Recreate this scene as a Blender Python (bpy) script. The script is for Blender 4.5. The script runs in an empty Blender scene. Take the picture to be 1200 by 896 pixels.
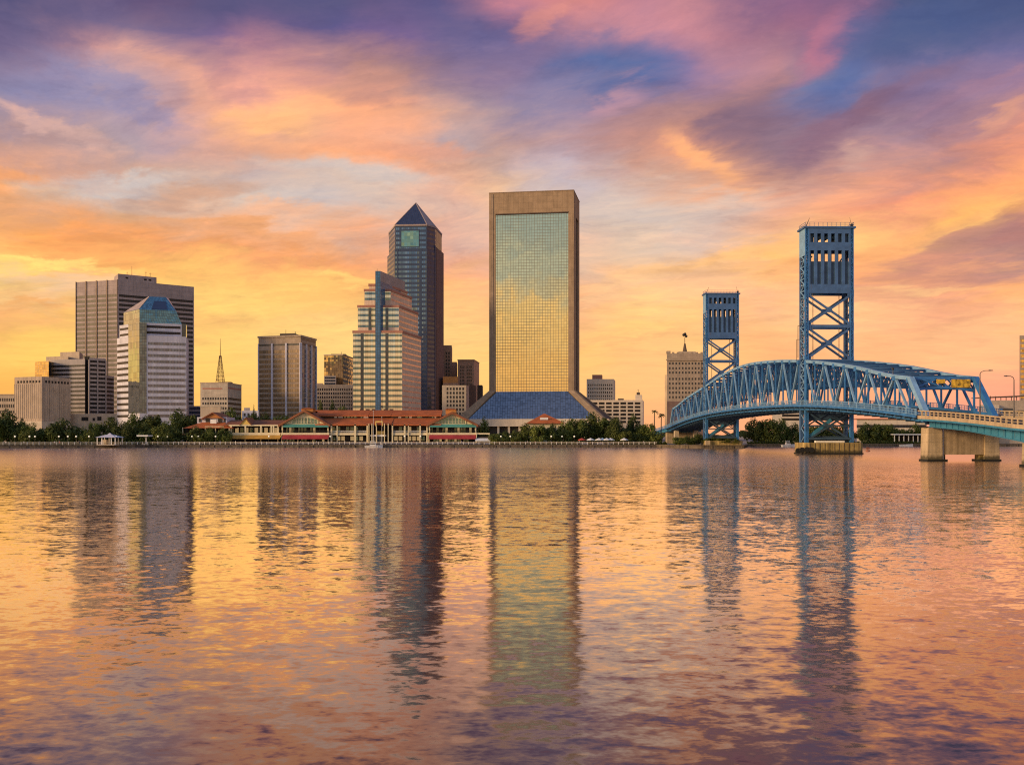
import bpy, math, random
from mathutils import Vector, Matrix

# ------------------------------------------------------------------ camera
CAMZ, HOR = 5.2, 510.0
scene = bpy.context.scene
col = scene.collection
cd = bpy.data.cameras.new("camera")
cam = bpy.data.objects.new("camera", cd)
col.objects.link(cam)
cam.location = (0, 0, CAMZ)
cam.rotation_euler = (math.radians(90), 0, 0)
cd.sensor_width = 36.0
cd.lens = 30.0
cd.shift_y = (HOR - 448.0) / 1200.0
cd.clip_start = 0.5
cd.clip_end = 20000
scene.camera = cam

# ------------------------------------------------------------------ exposure
scene.view_settings.view_transform = 'Standard'
scene.view_settings.look = 'None'
scene.view_settings.exposure = 0.0
scene.view_settings.gamma = 1.0
scene.view_settings.use_curve_mapping = False
scene.render.engine = 'CYCLES'
try:
    scene.cycles.use_denoising = False
    scene.cycles.filter_width = 1.15
except Exception:
    pass
scene.cycles.max_bounces = 6
scene.cycles.sample_clamp_indirect = 4.0

# ------------------------------------------------------------------ sun
SUN_EL, SUN_AZ = 12.0, -114.0        # azimuth from +Y (view direction), negative = left
sd = bpy.data.lights.new("sun", 'SUN')
sd.energy = 3.9
sd.angle = math.radians(14)
sd.color = (1.0, 0.66, 0.34)
sun = bpy.data.objects.new("sun", sd)
col.objects.link(sun)
_a, _e = math.radians(SUN_AZ), math.radians(SUN_EL)
_sd = Vector((math.sin(_a) * math.cos(_e), math.cos(_a) * math.cos(_e), math.sin(_e)))
sun.rotation_euler = (-_sd).to_track_quat('-Z', 'Y').to_euler()

# ------------------------------------------------------------------ node helpers
def lin(c):
    out = []
    for x in c[:3]:
        x = x / 255.0
        out.append(x / 12.92 if x <= 0.04045 else ((x + 0.055) / 1.055) ** 2.4)
    return (out[0], out[1], out[2], 1.0)

class NT:
    def __init__(s, tree):
        s.t = tree
        s.n = tree.nodes
        s.l = tree.links
    def new(s, typ, **kw):
        n = s.n.new(typ)
        for k, v in kw.items():
            setattr(n, k, v)
        return n
    def put(s, sock, v):
        if v is None:
            return
        if hasattr(v, 'links') or isinstance(v, bpy.types.NodeSocket):
            s.l.new(v, sock)
        else:
            sock.default_value = v
    def math(s, op, a, b=None, c=None, clamp=False):
        n = s.new('ShaderNodeMath', operation=op)
        n.use_clamp = clamp
        s.put(n.inputs[0], a); s.put(n.inputs[1], b); s.put(n.inputs[2], c)
        return n.outputs[0]
    def vmath(s, op, a, b=None):
        n = s.new('ShaderNodeVectorMath', operation=op)
        s.put(n.inputs[0], a); s.put(n.inputs[1], b)
        return n.outputs[1] if op in ('LENGTH', 'DOT_PRODUCT') else n.outputs[0]
    def scale(s, a, f):
        n = s.new('ShaderNodeVectorMath', operation='SCALE')
        s.put(n.inputs[0], a); s.put(n.inputs[3], f)
        return n.outputs[0]
    def comb(s, x, y, z):
        n = s.new('ShaderNodeCombineXYZ')
        s.put(n.inputs[0], x); s.put(n.inputs[1], y); s.put(n.inputs[2], z)
        return n.outputs[0]
    def sep(s, v):
        n = s.new('ShaderNodeSeparateXYZ')
        s.put(n.inputs[0], v)
        return n.outputs
    def noise(s, vec, scale, detail=2, rough=0.5, dist=0.0):
        n = s.new('ShaderNodeTexNoise')
        s.put(n.inputs['Vector'], vec)
        n.inputs['Scale'].default_value = scale
        n.inputs['Detail'].default_value = detail
        n.inputs['Roughness'].default_value = rough
        n.inputs['Distortion'].default_value = dist
        return n.outputs['Fac'] if 'Fac' in n.outputs else n.outputs[0], n.outputs['Color']
    def mapr(s, v, a, b, c, d, smooth=False):
        n = s.new('ShaderNodeMapRange')
        if smooth:
            n.interpolation_type = 'SMOOTHSTEP'
        s.put(n.inputs[0], v)
        for i, x in enumerate((a, b, c, d)):
            s.put(n.inputs[i + 1], x)
        return n.outputs[0]
    def mix(s, f, a, b, blend='MIX'):
        n = s.new('ShaderNodeMix', data_type='RGBA', blend_type=blend)
        s.put(n.inputs[0], f); s.put(n.inputs[6], a); s.put(n.inputs[7], b)
        return n.outputs[2]
    def ramp(s, f, stops, interp='LINEAR'):
        n = s.new('ShaderNodeValToRGB')
        cr = n.color_ramp
        cr.interpolation = interp
        while len(cr.elements) > 1:
            cr.elements.remove(cr.elements[-1])
        cr.elements[0].position = stops[0][0]
        cr.elements[0].color = stops[0][1]
        for p, c in stops[1:]:
            e = cr.elements.new(p)
            e.color = c
        s.put(n.inputs[0], f)
        return n.outputs[0]

# ------------------------------------------------------------------ sky
# colours of the sunset sky sampled on a coarse direction grid (columns every 75, rows every 37.5
# of the 1000-per-unit-tangent angular measure), then broken up into clouds by noise
SKY_ROWS = [
 (0,   [(82,82,125),(90,86,128),(106,89,129),(92,88,130),(85,88,130),(85,88,130),(100,90,135),(98,92,140),(205,133,145),(220,140,135),(185,130,150),(195,135,145),(130,100,140),(150,105,140),(75,90,135),(70,85,130),(70,85,130)]),
 (38,  [(115,100,140),(128,110,145),(118,106,145),(105,92,138),(140,105,145),(105,95,145),(130,105,150),(115,105,150),(122,110,156),(190,135,150),(185,135,155),(200,140,155),(185,130,142),(140,107,140),(85,100,150),(85,95,145),(90,95,145)]),
 (75,  [(130,122,155),(165,130,150),(200,155,150),(140,120,160),(178,132,145),(185,140,145),(185,140,135),(140,120,150),(148,127,162),(105,115,165),(95,115,170),(145,125,165),(175,135,148),(95,115,170),(118,115,160),(120,115,160),(130,115,160)]),
 (112, [(150,145,175),(150,145,180),(185,160,175),(235,170,140),(232,170,148),(250,180,130),(238,168,128),(200,160,150),(140,132,168),(145,135,170),(170,135,150),(165,130,140),(145,114,130),(115,125,175),(140,115,140),(150,125,160),(160,125,150)]),
 (150, [(185,150,145),(190,155,150),(175,160,175),(185,160,175),(255,185,130),(228,172,140),(245,175,135),(182,165,174),(194,158,150),(190,155,160),(185,140,135),(215,150,120),(142,117,140),(150,120,140),(165,135,155),(165,130,150),(215,150,125)]),
 (188, [(235,165,105),(205,165,150),(205,165,145),(205,165,150),(200,160,147),(250,180,130),(235,165,125),(215,165,140),(202,170,158),(195,180,190),(200,160,150),(225,160,125),(165,130,135),(188,148,146),(190,145,140),(205,140,120),(255,160,105)]),
 (225, [(215,165,120),(205,190,180),(200,190,188),(205,180,165),(200,195,195),(200,195,195),(205,195,190),(230,180,155),(238,195,155),(205,190,190),(215,190,175),(225,175,145),(220,165,140),(240,160,120),(230,150,115),(255,170,100),(255,180,100)]),
 (262, [(240,165,95),(230,155,95),(220,165,115),(225,175,140),(243,185,142),(215,185,170),(220,175,150),(215,180,165),(213,183,168),(210,185,170),(215,195,180),(215,190,180),(235,180,140),(255,200,120),(250,180,110),(255,195,92),(190,130,115)]),
 (300, [(255,215,110),(250,175,80),(245,165,85),(230,160,90),(238,165,100),(240,165,100),(235,165,115),(230,170,140),(228,180,152),(225,190,165),(230,195,160),(235,190,150),(250,190,110),(250,175,105),(245,170,105),(195,140,125),(180,135,130)]),
 (338, [(240,192,125),(238,195,145),(250,200,100),(250,210,110),(250,202,104),(252,200,105),(245,180,100),(245,185,120),(244,185,125),(240,180,130),(245,195,145),(250,195,140),(245,185,140),(255,185,120),(225,160,120),(235,165,115),(250,180,100)]),
 (375, [(240,175,95),(240,185,95),(243,188,100),(245,190,105),(246,200,112),(245,195,115),(248,205,120),(248,200,125),(247,193,122),(245,185,120),(252,205,120),(250,190,125),(250,190,125),(255,200,135),(250,185,130),(240,170,125),(250,190,130)]),
 (412, [(252,205,95),(252,210,100),(252,210,102),(252,210,105),(252,208,110),(252,210,120),(252,208,120),(252,205,120),(252,203,115),(252,200,110),(250,190,120),(252,200,120),(250,180,115),(255,190,125),(250,180,120),(255,195,130),(255,185,125)]),
 (450, [(250,185,75),(250,190,80),(251,195,88),(252,200,95),(252,200,100),(250,205,115),(252,205,112),(252,205,110),(252,200,112),(252,195,115),(252,195,120),(252,192,120),(251,182,117),(250,175,115),(255,180,125),(255,175,130),(250,165,125)]),
 (505, [(245,170,68),(246,174,72),(248,182,80),(250,190,90),(250,192,95),(250,194,100),(250,195,105),(250,193,106),(249,188,108),(248,182,112),(248,175,115),(249,172,118),(250,170,120),(249,166,122),(250,162,126),(247,158,128),(245,155,130)]),
]
def _cr(p0, p1, p2, p3, t):
    return 0.5 * (2 * p1 + (p2 - p0) * t + (2 * p0 - 5 * p1 + 4 * p2 - p3) * t * t + (3 * p1 - p0 - 3 * p2 + p3) * t ** 3)
def sky_sample(px, py):
    ys = [r[0] for r in SKY_ROWS]
    py = max(0.0, min(505.0, py))
    px = max(0.0, min(1200.0, px))
    i = 0
    while i < len(ys) - 2 and py > ys[i + 1]:
        i += 1
    t = (py - ys[i]) / (ys[i + 1] - ys[i])
    fx = px / 75.0
    j = min(15, int(fx))
    s = fx - j
    def row(k):
        r = SKY_ROWS[max(0, min(len(SKY_ROWS) - 1, k))][1]
        g = lambda m: r[max(0, min(16, m))]
        return [_cr(g(j - 1)[c], g(j)[c], g(j + 1)[c], g(j + 2)[c], s) for c in range(3)]
    a, b, c2, d = row(i - 1), row(i), row(i + 1), row(i + 2)
    return [max(0, min(255, _cr(a[c], b[c], c2[c], d[c], t))) for c in range(3)]

world = bpy.data.worlds.new("World")
scene.world = world
world.use_nodes = True
wt = world.node_tree
wt.nodes.clear()
N = NT(wt)
tc = N.new('ShaderNodeTexCoord')
x, y, z = N.sep(tc.outputs['Generated'])
zc = N.math('MAXIMUM', z, 0.0)
den = N.math('ADD', zc, 0.13)
pv = N.comb(N.math('DIVIDE', x, den), N.math('DIVIDE', y, den), 0.0)
shear = N.comb(N.math('ADD', N.sep(pv)[0], N.math('MULTIPLY', N.sep(pv)[1], 0.35)), N.sep(pv)[1], 0.0)
_, wc = N.noise(shear, 1.5, 9, 0.60, 0.4)
_, wc2 = N.noise(N.vmath('ADD', shear, (7.3, 2.1, 4.0)), 4.2, 7, 0.60, 0.3)
w1 = N.vmath('SUBTRACT', wc, (0.5, 0.5, 0.5))
w2 = N.vmath('SUBTRACT', wc2, (0.5, 0.5, 0.5))
wsum = N.vmath('ADD', w1, N.scale(w2, 0.62))
wx, wy, wz = N.sep(wsum)
az = N.math('ARCTAN2', x, N.math('ABSOLUTE', y))
el = N.math('ARCSINE', N.math('MINIMUM', zc, 1.0))
azd = N.math('MULTIPLY', az, 57.29578)
eld = N.math('MULTIPLY', el, 57.29578)
wamp = N.mapr(eld, 0.5, 9.0, 0.25, 1.0, True)
azw = N.math('ADD', azd, N.math('MULTIPLY', N.math('MULTIPLY', wx, 9.5), wamp))
elw = N.math('ADD', eld, N.math('MULTIPLY', N.math('MULTIPLY', wy, 5.0), wamp))
tpos = N.math('ADD', N.math('DIVIDE', azw, 90.0), 0.5)
EL_ROWS = [0.2, 1.6, 3.0, 4.4, 5.8, 7.2, 8.6, 10.0, 11.5, 13.0, 14.6, 16.2, 17.8, 19.5, 21.3, 23.2, 25.2, 27.2]
cur = None
for i, e in enumerate(EL_ROWS):
    stops = []
    for k in range(31):
        a = -36.0 + 72.0 * k / 30
        ar, er = math.radians(a), math.radians(e)
        u = math.tan(ar)
        v = math.tan(er) / math.cos(ar)
        c = sky_sample(600 + 1000 * u, HOR - 1000 * v)
        stops.append((a / 90.0 + 0.5, lin(c)))
    rcol = N.ramp(tpos, stops)
    if cur is None:
        cur = rcol
    else:
        cur = N.mix(N.mapr(elw, EL_ROWS[i - 1], e, 0, 1), cur, rcol)
# single cloud banks, streaks and clear gaps: (column, row, half length, half width, tilt, colour, weight)
CLOUDS = [
 (50,131,80,8,13,(235,188,168),.45), (825,180,17,38,-22,(252,180,118),.85), (960,45,48,20,-52,(188,118,142),.8), (715,68,75,24,4,(94,110,162),.65),
 (725,104,40,9,-18,(198,152,165),.6), (1000,140,110,15,-21,(143,106,128),.75), (785,138,75,34,0,(186,141,135),.6), (888,150,42,28,-35,(138,110,130),.75),
 (1148,258,62,9,-36,(253,196,104),.42), (1140,292,85,15,-14,(188,134,122),.55), (985,186,26,12,-10,(208,168,155),.6), (990,72,34,55,10,(90,110,165),.55),
 (335,135,62,22,-6,(255,192,126),.7), (225,106,60,14,14,(240,175,138),.42), (225,229,80,10,-9,(204,160,134),.75), (165,203,70,11,-2,(206,200,198),.75),
 (25,186,42,13,2,(236,162,98),.7), (60,309,85,7,5,(255,226,122),.75), (395,322,48,6,9,(255,208,112),.7), (830,300,120,11,-10,(251,192,112),.6),
 (770,238,120,15,-2,(212,197,188),.6), (140,118,90,9,6,(150,145,182),.6), (640,20,40,10,-25,(228,150,135),.6), (560,30,60,12,0,(100,95,142),.5),
 (1080,40,110,30,4,(78,94,142),.7), (1130,112,80,8,-16,(165,128,152),.6), (1180,140,40,10,-24,(225,160,130),.65), (440,95,70,14,-6,(186,140,134),.5),
 (500,172,80,9,-2,(226,160,130),.6), (410,205,110,9,2,(200,196,196),.65), (330,156,40,8,0,(214,164,142),.6), (330,252,48,8,2,(246,186,142),.65),
 (80,330,90,9,3,(228,196,160),.6), (40,352,60,6,2,(238,172,92),.6), (280,272,90,8,4,(226,160,98),.6), (740,330,90,6,-6,(250,200,140),.6),
 (1040,330,55,7,-4,(226,160,122),.65), (1085,352,110,6,-5,(240,170,128),.6), (1080,336,60,8,0,(255,205,135),.5), (740,395,90,5,0,(242,178,112),.5)]
vv = N.comb(azw, elw, 0.0)
for (cx_, cy_, rx_, ry_, ang_, cc_, wt_) in CLOUDS:
    u_, v_ = (cx_ - 600) / 1000.0, (HOR - cy_) / 1000.0
    a_ = math.atan(u_)
    e_ = math.atan(v_ * math.cos(a_))
    mpn = N.new('ShaderNodeMapping', vector_type='TEXTURE')
    N.put(mpn.inputs[0], vv)
    mpn.inputs['Location'].default_value = (math.degrees(a_), math.degrees(e_), 0)
    mpn.inputs['Rotation'].default_value = (0, 0, math.radians(-ang_))
    mpn.inputs['Scale'].default_value = (rx_ * .0573 * math.cos(a_) ** 1.5, ry_ * .0573 * math.cos(a_) ** 1.5, 1)
    mk_ = N.mapr(N.vmath('LENGTH', mpn.outputs[0]), 0.25, 1.45, wt_, 0.0, True)
    cur = N.mix(mk_, cur, lin(cc_))
# overhead, above the photograph's frame
hi = N.ramp(N.mapr(elw, 26, 90, 0, 1), [(0, lin((112, 100, 140))), (0.12, lin((96, 96, 140))), (0.4, lin((92, 100, 140))), (1, lin((88, 102, 138)))])
front = N.mix(N.mapr(elw, 26.0, 33.0, 0, 1, True), cur, hi)
# the sky behind the viewer: gold low down, clear pale blue-green above it
back = N.ramp(N.mapr(elw, 0, 90, 0, 1), [(0, lin((238, 176, 96))), (0.05, lin((250, 196, 108))), (0.088, lin((240, 204, 132))),
        (0.12, lin((190, 194, 176))), (0.18, lin((156, 176, 178))), (0.3, lin((108, 138, 176))), (0.6, lin((86, 106, 148))), (1, lin((86, 100, 138)))])
back = N.scale(back, N.mapr(eld, 15.0, 38.0, 1.0, 1.9, True))  # upper sky behind the viewer brightened, added as fill for the front faces
front = N.mix(N.mapr(y, 0.12, -0.22, 0, 1, True), front, back)
# cloud wisps: fine brightening and dimming
wis, _ = N.noise(N.vmath('ADD', N.vmath('MULTIPLY', shear, (1.0, 1.7, 1.0)), N.scale(w1, 0.8)), 2.6, 10, 0.62, 0.5)
wcol = N.ramp(wis, [(0.30, (0.86, 0.85, 0.88, 1)), (0.47, (1.0, 1.0, 1.0, 1)), (0.55, (1.07, 1.04, 1.0, 1)), (0.70, (1.24, 1.13, 1.0, 1))])
skyc = N.mix(N.mapr(eld, 1.0, 10.0, 0.18, 0.95, True), front, wcol, 'MULTIPLY')
wis2, _ = N.noise(N.vmath('ADD', N.vmath('MULTIPLY', shear, (0.7, 1.6, 1.0)), N.scale(wsum, 0.5)), 9.0, 8, 0.66, 0.2)
skyc = N.mix(N.mapr(eld, 1.0, 9.0, 0.12, 0.8, True), skyc, N.ramp(wis2, [(0.3, (0.91, 0.90, 0.92, 1)), (0.5, (1.0, 1.0, 1.0, 1)), (0.68, (1.12, 1.07, 1.01, 1))]), 'MULTIPLY')
skyc = N.mix(1.0, skyc, (1.02, 0.985, 0.965, 1), 'MULTIPLY')
sky = N.new('ShaderNodeTexSky', sky_type='NISHITA')
sky.sun_disc = False
sky.sun_elevation = math.radians(SUN_EL)
sky.sun_rotation = math.radians(SUN_AZ)
hs = N.new('ShaderNodeHueSaturation')
hs.inputs['Saturation'].default_value = 0.95
gm = N.new('ShaderNodeGamma')
gm.inputs[1].default_value = 1.09
N.put(gm.inputs[0], skyc)
N.put(hs.inputs['Color'], gm.outputs[0])
skyc = hs.outputs[0]
bg = N.new('ShaderNodeBackground')
N.put(bg.inputs[0], skyc)
bg.inputs[1].default_value = 1.05
bg2 = N.new('ShaderNodeBackground')
N.put(bg2.inputs[0], sky.outputs[0])
bg2.inputs[1].default_value = 0.004
ad = N.new('ShaderNodeAddShader')
N.l.new(bg.outputs[0], ad.inputs[0]); N.l.new(bg2.outputs[0], ad.inputs[1])
wo = N.new('ShaderNodeOutputWorld')
N.l.new(ad.outputs[0], wo.inputs[0])
# ------------------------------------------------------------------ materials
MATS = {}
def new_mat(name):
    m = bpy.data.materials.new(name)
    m.use_nodes = True
    t = NT(m.node_tree)
    m.node_tree.nodes.clear()
    out = t.new('ShaderNodeOutputMaterial')
    p = t.new('ShaderNodeBsdfPrincipled')
    t.l.new(p.outputs[0], out.inputs[0])
    MATS[name] = m
    return m, t, p, out

def wall(name, c, var=0.14, rough=0.85, scale=0.25, panel=None, streak=0.10, metallic=0.0, spec=0.3, tide=False):
    m, t, p, out = new_mat(name)
    geo = t.new('ShaderNodeNewGeometry')
    pos = geo.outputs['Position']
    f1, _ = t.noise(pos, scale, 5, 0.6)
    f2, _ = t.noise(t.vmath('MULTIPLY', pos, (1.2, 1.2, 0.06)), 1.0, 3, 0.6)
    v = t.math('ADD', t.mapr(f1, 0.3, 0.7, 1 - var, 1 + var), t.mapr(f2, 0.3, 0.7, -streak, streak))
    base = t.scale(t.comb(c[0], c[1], c[2]), v)
    if panel:
        uv = t.new('ShaderNodeUVMap').outputs[0]
        uvd = t.vmath('DIVIDE', uv, (panel[0], panel[1], 1.0))
        fr = t.vmath('FRACTION', uvd)
        fx, fy, _ = t.sep(fr)
        wn = t.new('ShaderNodeTexWhiteNoise', noise_dimensions='3D')
        t.put(wn.inputs['Vector'], t.vmath('FLOOR', uvd))
        base = t.scale(base, t.mapr(wn.outputs['Value'], 0, 1, 0.93, 1.07))
        jx = t.math('LESS_THAN', fx, panel[2] / panel[0])
        jy = t.math('LESS_THAN', fy, panel[2] / panel[1])
        j = t.math('MAXIMUM', jx, jy)
        base = t.scale(base, t.mapr(j, 0, 1, 1.0, 0.62))
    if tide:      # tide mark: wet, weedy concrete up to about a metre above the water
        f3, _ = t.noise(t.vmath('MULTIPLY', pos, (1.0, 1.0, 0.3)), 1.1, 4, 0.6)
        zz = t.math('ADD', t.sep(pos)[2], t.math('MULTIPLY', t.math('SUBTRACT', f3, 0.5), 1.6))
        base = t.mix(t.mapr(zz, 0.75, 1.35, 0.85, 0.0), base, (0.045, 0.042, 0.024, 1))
    t.put(p.inputs['Base Color'], base)
    p.inputs['Roughness'].default_value = rough
    p.inputs['Metallic'].default_value = metallic
    p.inputs['Specular IOR Level'].default_value = spec
    return m

def glass(name, tint, metallic=0.8, pane=(1.5, 3.3), mull=0.12, jit=0.012, rough=0.05, mullc=(0.05, 0.05, 0.055), var=0.25, ior=1.6, wav=0.0):
    m, t, p, out = new_mat(name)
    uv = t.new('ShaderNodeUVMap').outputs[0]
    uvd = t.vmath('DIVIDE', uv, (pane[0], pane[1], 1.0))
    fr = t.vmath('FRACTION', uvd)
    fx, fy, _ = t.sep(fr)
    wn = t.new('ShaderNodeTexWhiteNoise', noise_dimensions='3D')
    t.put(wn.inputs['Vector'], t.vmath('FLOOR', uvd))
    rnd = t.math('POWER', wn.outputs['Value'], 1.5)
    base = t.scale(t.comb(*tint), t.mapr(rnd, 0, 1, 1.0 + var * 0.4, 1.0 - var))
    mk = t.math('LESS_THAN', fx, mull / pane[0])
    mky = t.math('LESS_THAN', fy, mull / pane[1])
    mk = t.math('MAXIMUM', mk, mky)
    base = t.mix(mk, base, (*mullc, 1))
    t.put(p.inputs['Base Color'], base)
    t.put(p.inputs['Metallic'], t.math('MULTIPLY', t.math('SUBTRACT', 1.0, mk), metallic))
    t.put(p.inputs['Roughness'], t.mapr(mk, 0, 1, rough, 0.5))
    p.inputs['IOR'].default_value = ior
    geo = t.new('ShaderNodeNewGeometry')
    j = t.scale(t.vmath('SUBTRACT', wn.outputs['Color'], (0.5, 0.5, 0.5)), jit * 2)
    nn = t.vmath('ADD', geo.outputs['Normal'], j)
    if wav:
        _, wc_ = t.noise(geo.outputs['Position'], 0.09, 2, 0.5)
        nn = t.vmath('ADD', nn, t.scale(t.vmath('SUBTRACT', wc_, (0.5, 0.5, 0.5)), wav))
    t.put(p.inputs['Normal'], t.vmath('NORMALIZE', nn))
    return m

def plain(name, c, rough=0.5, metallic=0.0, emit=None, var=0.1):
    m, t, p, out = new_mat(name)
    geo = t.new('ShaderNodeNewGeometry')
    f1, _ = t.noise(geo.outputs['Position'], 1.3, 3, 0.6)
    t.put(p.inputs['Base Color'], t.scale(t.comb(*c), t.mapr(f1, 0.3, 0.7, 1 - var, 1 + var)))
    p.inputs['Roughness'].default_value = rough
    p.inputs['Metallic'].default_value = metallic
    if emit:
        p.inputs['Emission Color'].default_value = (*emit[0], 1)
        p.inputs['Emission Strength'].default_value = emit[1]
    return m

def steel(name, c, var=0.22):
    # painted bridge steel: colour mottled by rust streaks and chalking
    m, t, p, out = new_mat(name)
    geo = t.new('ShaderNodeNewGeometry')
    pos = geo.outputs['Position']
    f1, _ = t.noise(pos, 0.5, 6, 0.65)
    f2, _ = t.noise(t.vmath('MULTIPLY', pos, (1.0, 1.0, 0.12)), 1.3, 4, 0.6)
    base = t.scale(t.comb(*c), t.mapr(f1, 0.3, 0.7, 1 - var, 1 + var))
    base = t.mix(t.mapr(f2, 0.62, 0.75, 0, 0.5), base, (0.10, 0.075, 0.06, 1))
    t.put(p.inputs['Base Color'], base)
    p.inputs['Roughness'].default_value = 0.55
    p.inputs['Specular IOR Level'].default_value = 0.5
    return m

# ------------------------------------------------------------------ mesh helpers
class MB:
    def __init__(s):
        s.v, s.f, s.uv, s.mi = [], [], [], []
    def face(s, pts, uvs=None, mi=0):
        b = len(s.v)
        s.v += [tuple(p) for p in pts]
        s.f.append(list(range(b, b + len(pts))))
        s.uv += uvs if uvs else [(p[0] + p[1], p[2]) for p in pts]
        s.mi.append(mi)
    def hexa(s, p, us=None, mi=0):
        # p: 8 corners, 0-3 bottom loop, 4-7 top loop
        w = [0.0]
        for i in range(4):
            w.append(w[-1] + (Vector(p[(i + 1) % 4]) - Vector(p[i])).length)
        for i in range(4):
            j = (i + 1) % 4
            q = [p[i], p[j], p[4 + j], p[4 + i]]
            s.face(q, [(w[i], q[0][2]), (w[i + 1], q[1][2]), (w[i + 1], q[2][2]), (w[i], q[3][2])], mi)
        s.face([p[4], p[5], p[6], p[7]], None, mi)
        s.face([p[3], p[2], p[1], p[0]], None, mi)
    def box(s, x0, x1, y0, y1, z0, z1, mi=0):
        s.hexa([(x0, y0, z0), (x1, y0, z0), (x1, y1, z0), (x0, y1, z0), (x0, y0, z1), (x1, y0, z1), (x1, y1, z1), (x0, y1, z1)], mi=mi)
    def prism(s, foot, z0, z1, top=None, cap=True, mi=0):
        top = top or foot
        n = len(foot)
        w = 0
        for i in range(n):
            j = (i + 1) % n
            L = math.hypot(foot[j][0] - foot[i][0], foot[j][1] - foot[i][1])
            s.face([(*foot[i], z0), (*foot[j], z0), (*top[j], z1), (*top[i], z1)], [(w, z0), (w + L, z0), (w + L, z1), (w, z1)], mi)
            w += L
        if cap:
            s.face([(*p, z1) for p in top], None, mi)
            s.face([(*p, z0) for p in reversed(foot)], None, mi)
    def bar(s, p, q, w, h=None, up=(0, 0, 1), mi=0):
        h = h or w
        p, q = Vector(p), Vector(q)
        d = (q - p).normalized()
        upv = Vector(up)
        if abs(d.dot(upv)) > 0.95:
            upv = Vector((0, 1, 0))
        sx = d.cross(upv).normalized() * (w / 2)
        sy = sx.cross(d).normalized() * (h / 2)
        s.hexa([p - sx - sy, p + sx - sy, p + sx + sy, p - sx + sy, q - sx - sy, q + sx - sy, q + sx + sy, q - sx + sy], mi=mi)
    def tube(s, p, q, r0, r1=None, n=8, mi=0, caps=True):
        r1 = r0 if r1 is None else r1
        p, q = Vector(p), Vector(q)
        d = (q - p).normalized()
        a = d.orthogonal().normalized()
        b = d.cross(a)
        A = [p + (a * math.cos(2 * math.pi * i / n) + b * math.sin(2 * math.pi * i / n)) * r0 for i in range(n)]
        B = [q + (a * math.cos(2 * math.pi * i / n) + b * math.sin(2 * math.pi * i / n)) * r1 for i in range(n)]
        for i in range(n):
            j = (i + 1) % n
            s.face([A[i], A[j], B[j], B[i]], None, mi)
        if caps:
            s.face(B, None, mi)
            s.face(A[::-1], None, mi)
    def ball(s, c, r, n=8, m=6, mi=0, sz=1.0):
        c = Vector(c)
        P = lambda i, j: c + Vector((r * math.sin(math.pi * j / m) * math.cos(2 * math.pi * i / n), r * math.sin(math.pi * j / m) * math.sin(2 * math.pi * i / n), r * sz * math.cos(math.pi * j / m)))
        for j in range(m):
            for i in range(n):
                q = [P(i, j), P(i, j + 1), P(i + 1, j + 1), P(i + 1, j)]
                if j == 0:
                    q = [q[0], q[1], q[2]]
                elif j == m - 1:
                    q = [q[0], q[1], q[3]]
                s.face(q, None, mi)
    def add(s, o):
        b = len(s.v)
        s.v += o.v
        s.f += [[i + b for i in f] for f in o.f]
        s.uv += o.uv
        s.mi += o.mi
        return s
    def mesh(s, name, mats, org=(0, 0, 0), smooth=False):
        me = bpy.data.meshes.new(name)
        me.from_pydata([(a - org[0], b - org[1], c - org[2]) for a, b, c in s.v], [], s.f)
        uvl = me.uv_layers.new(name="UVMap")
        k = 0
        flat = []
        for u in s.uv:
            flat += [u[0], u[1]]
        uvl.data.foreach_set('uv', flat)
        if not isinstance(mats, (list, tuple)):
            mats = [mats]
        for m in mats:
            me.materials.append(MATS[m] if isinstance(m, str) else m)
        if len(mats) > 1:
            me.polygons.foreach_set('material_index', s.mi)
        if smooth:
            me.polygons.foreach_set('use_smooth', [True] * len(me.polygons))
        me.update()
        return me
    def build(s, name, mats, parent=None, org=None, smooth=False):
        if org is None:
            org = ORG.get(parent.name, (0, 0, 0)) if parent else (0, 0, 0)
        o = bpy.data.objects.new(name, s.mesh(name, mats, org, smooth))
        col.objects.link(o)
        if parent:
            o.parent = parent
            ORG[o.name] = org
        return o
ORG = {}
def tag(o, label=None, cat=None, group=None, kind=None):
    if label: o['label'] = label
    if cat: o['category'] = cat
    if group: o['group'] = group
    if kind: o['kind'] = kind
    return o
def thing(name, label, cat, loc=(0, 0, 0), group=None, rz=0, local=False):
    o = bpy.data.objects.new(name, None)
    o.empty_display_size = 0.5
    col.objects.link(o)
    o.location = loc
    o.rotation_euler = (0, 0, rz)
    tag(o, label, cat, group)
    ORG[o.name] = (0, 0, 0) if local else tuple(loc)
    return o
def dup(root, loc, rz=0.0, scale=1.0, label=None, group=None):
    r = root.copy(); col.objects.link(r)
    r.location = loc; r.rotation_euler = (0, 0, rz); r.scale = (scale,) * 3 if not isinstance(scale, tuple) else scale
    if label: r['label'] = label
    if group: r['group'] = group
    for ch in root.children:
        c = ch.copy(); col.objects.link(c); c.parent = r
        for g in ch.children:
            d = g.copy(); col.objects.link(d); d.parent = c
    return r

def P(px, Y):
    return ((px - 600.0) / 1000.0 * Y, Y)
def P3(px, py, Y):
    return ((px - 600.0) / 1000.0 * Y, Y, Z(py, Y))
def Z(py, Y):
    return CAMZ + (HOR - py) / 1000.0 * Y
GZ = 1.2      # height of the city ground above the water

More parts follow.
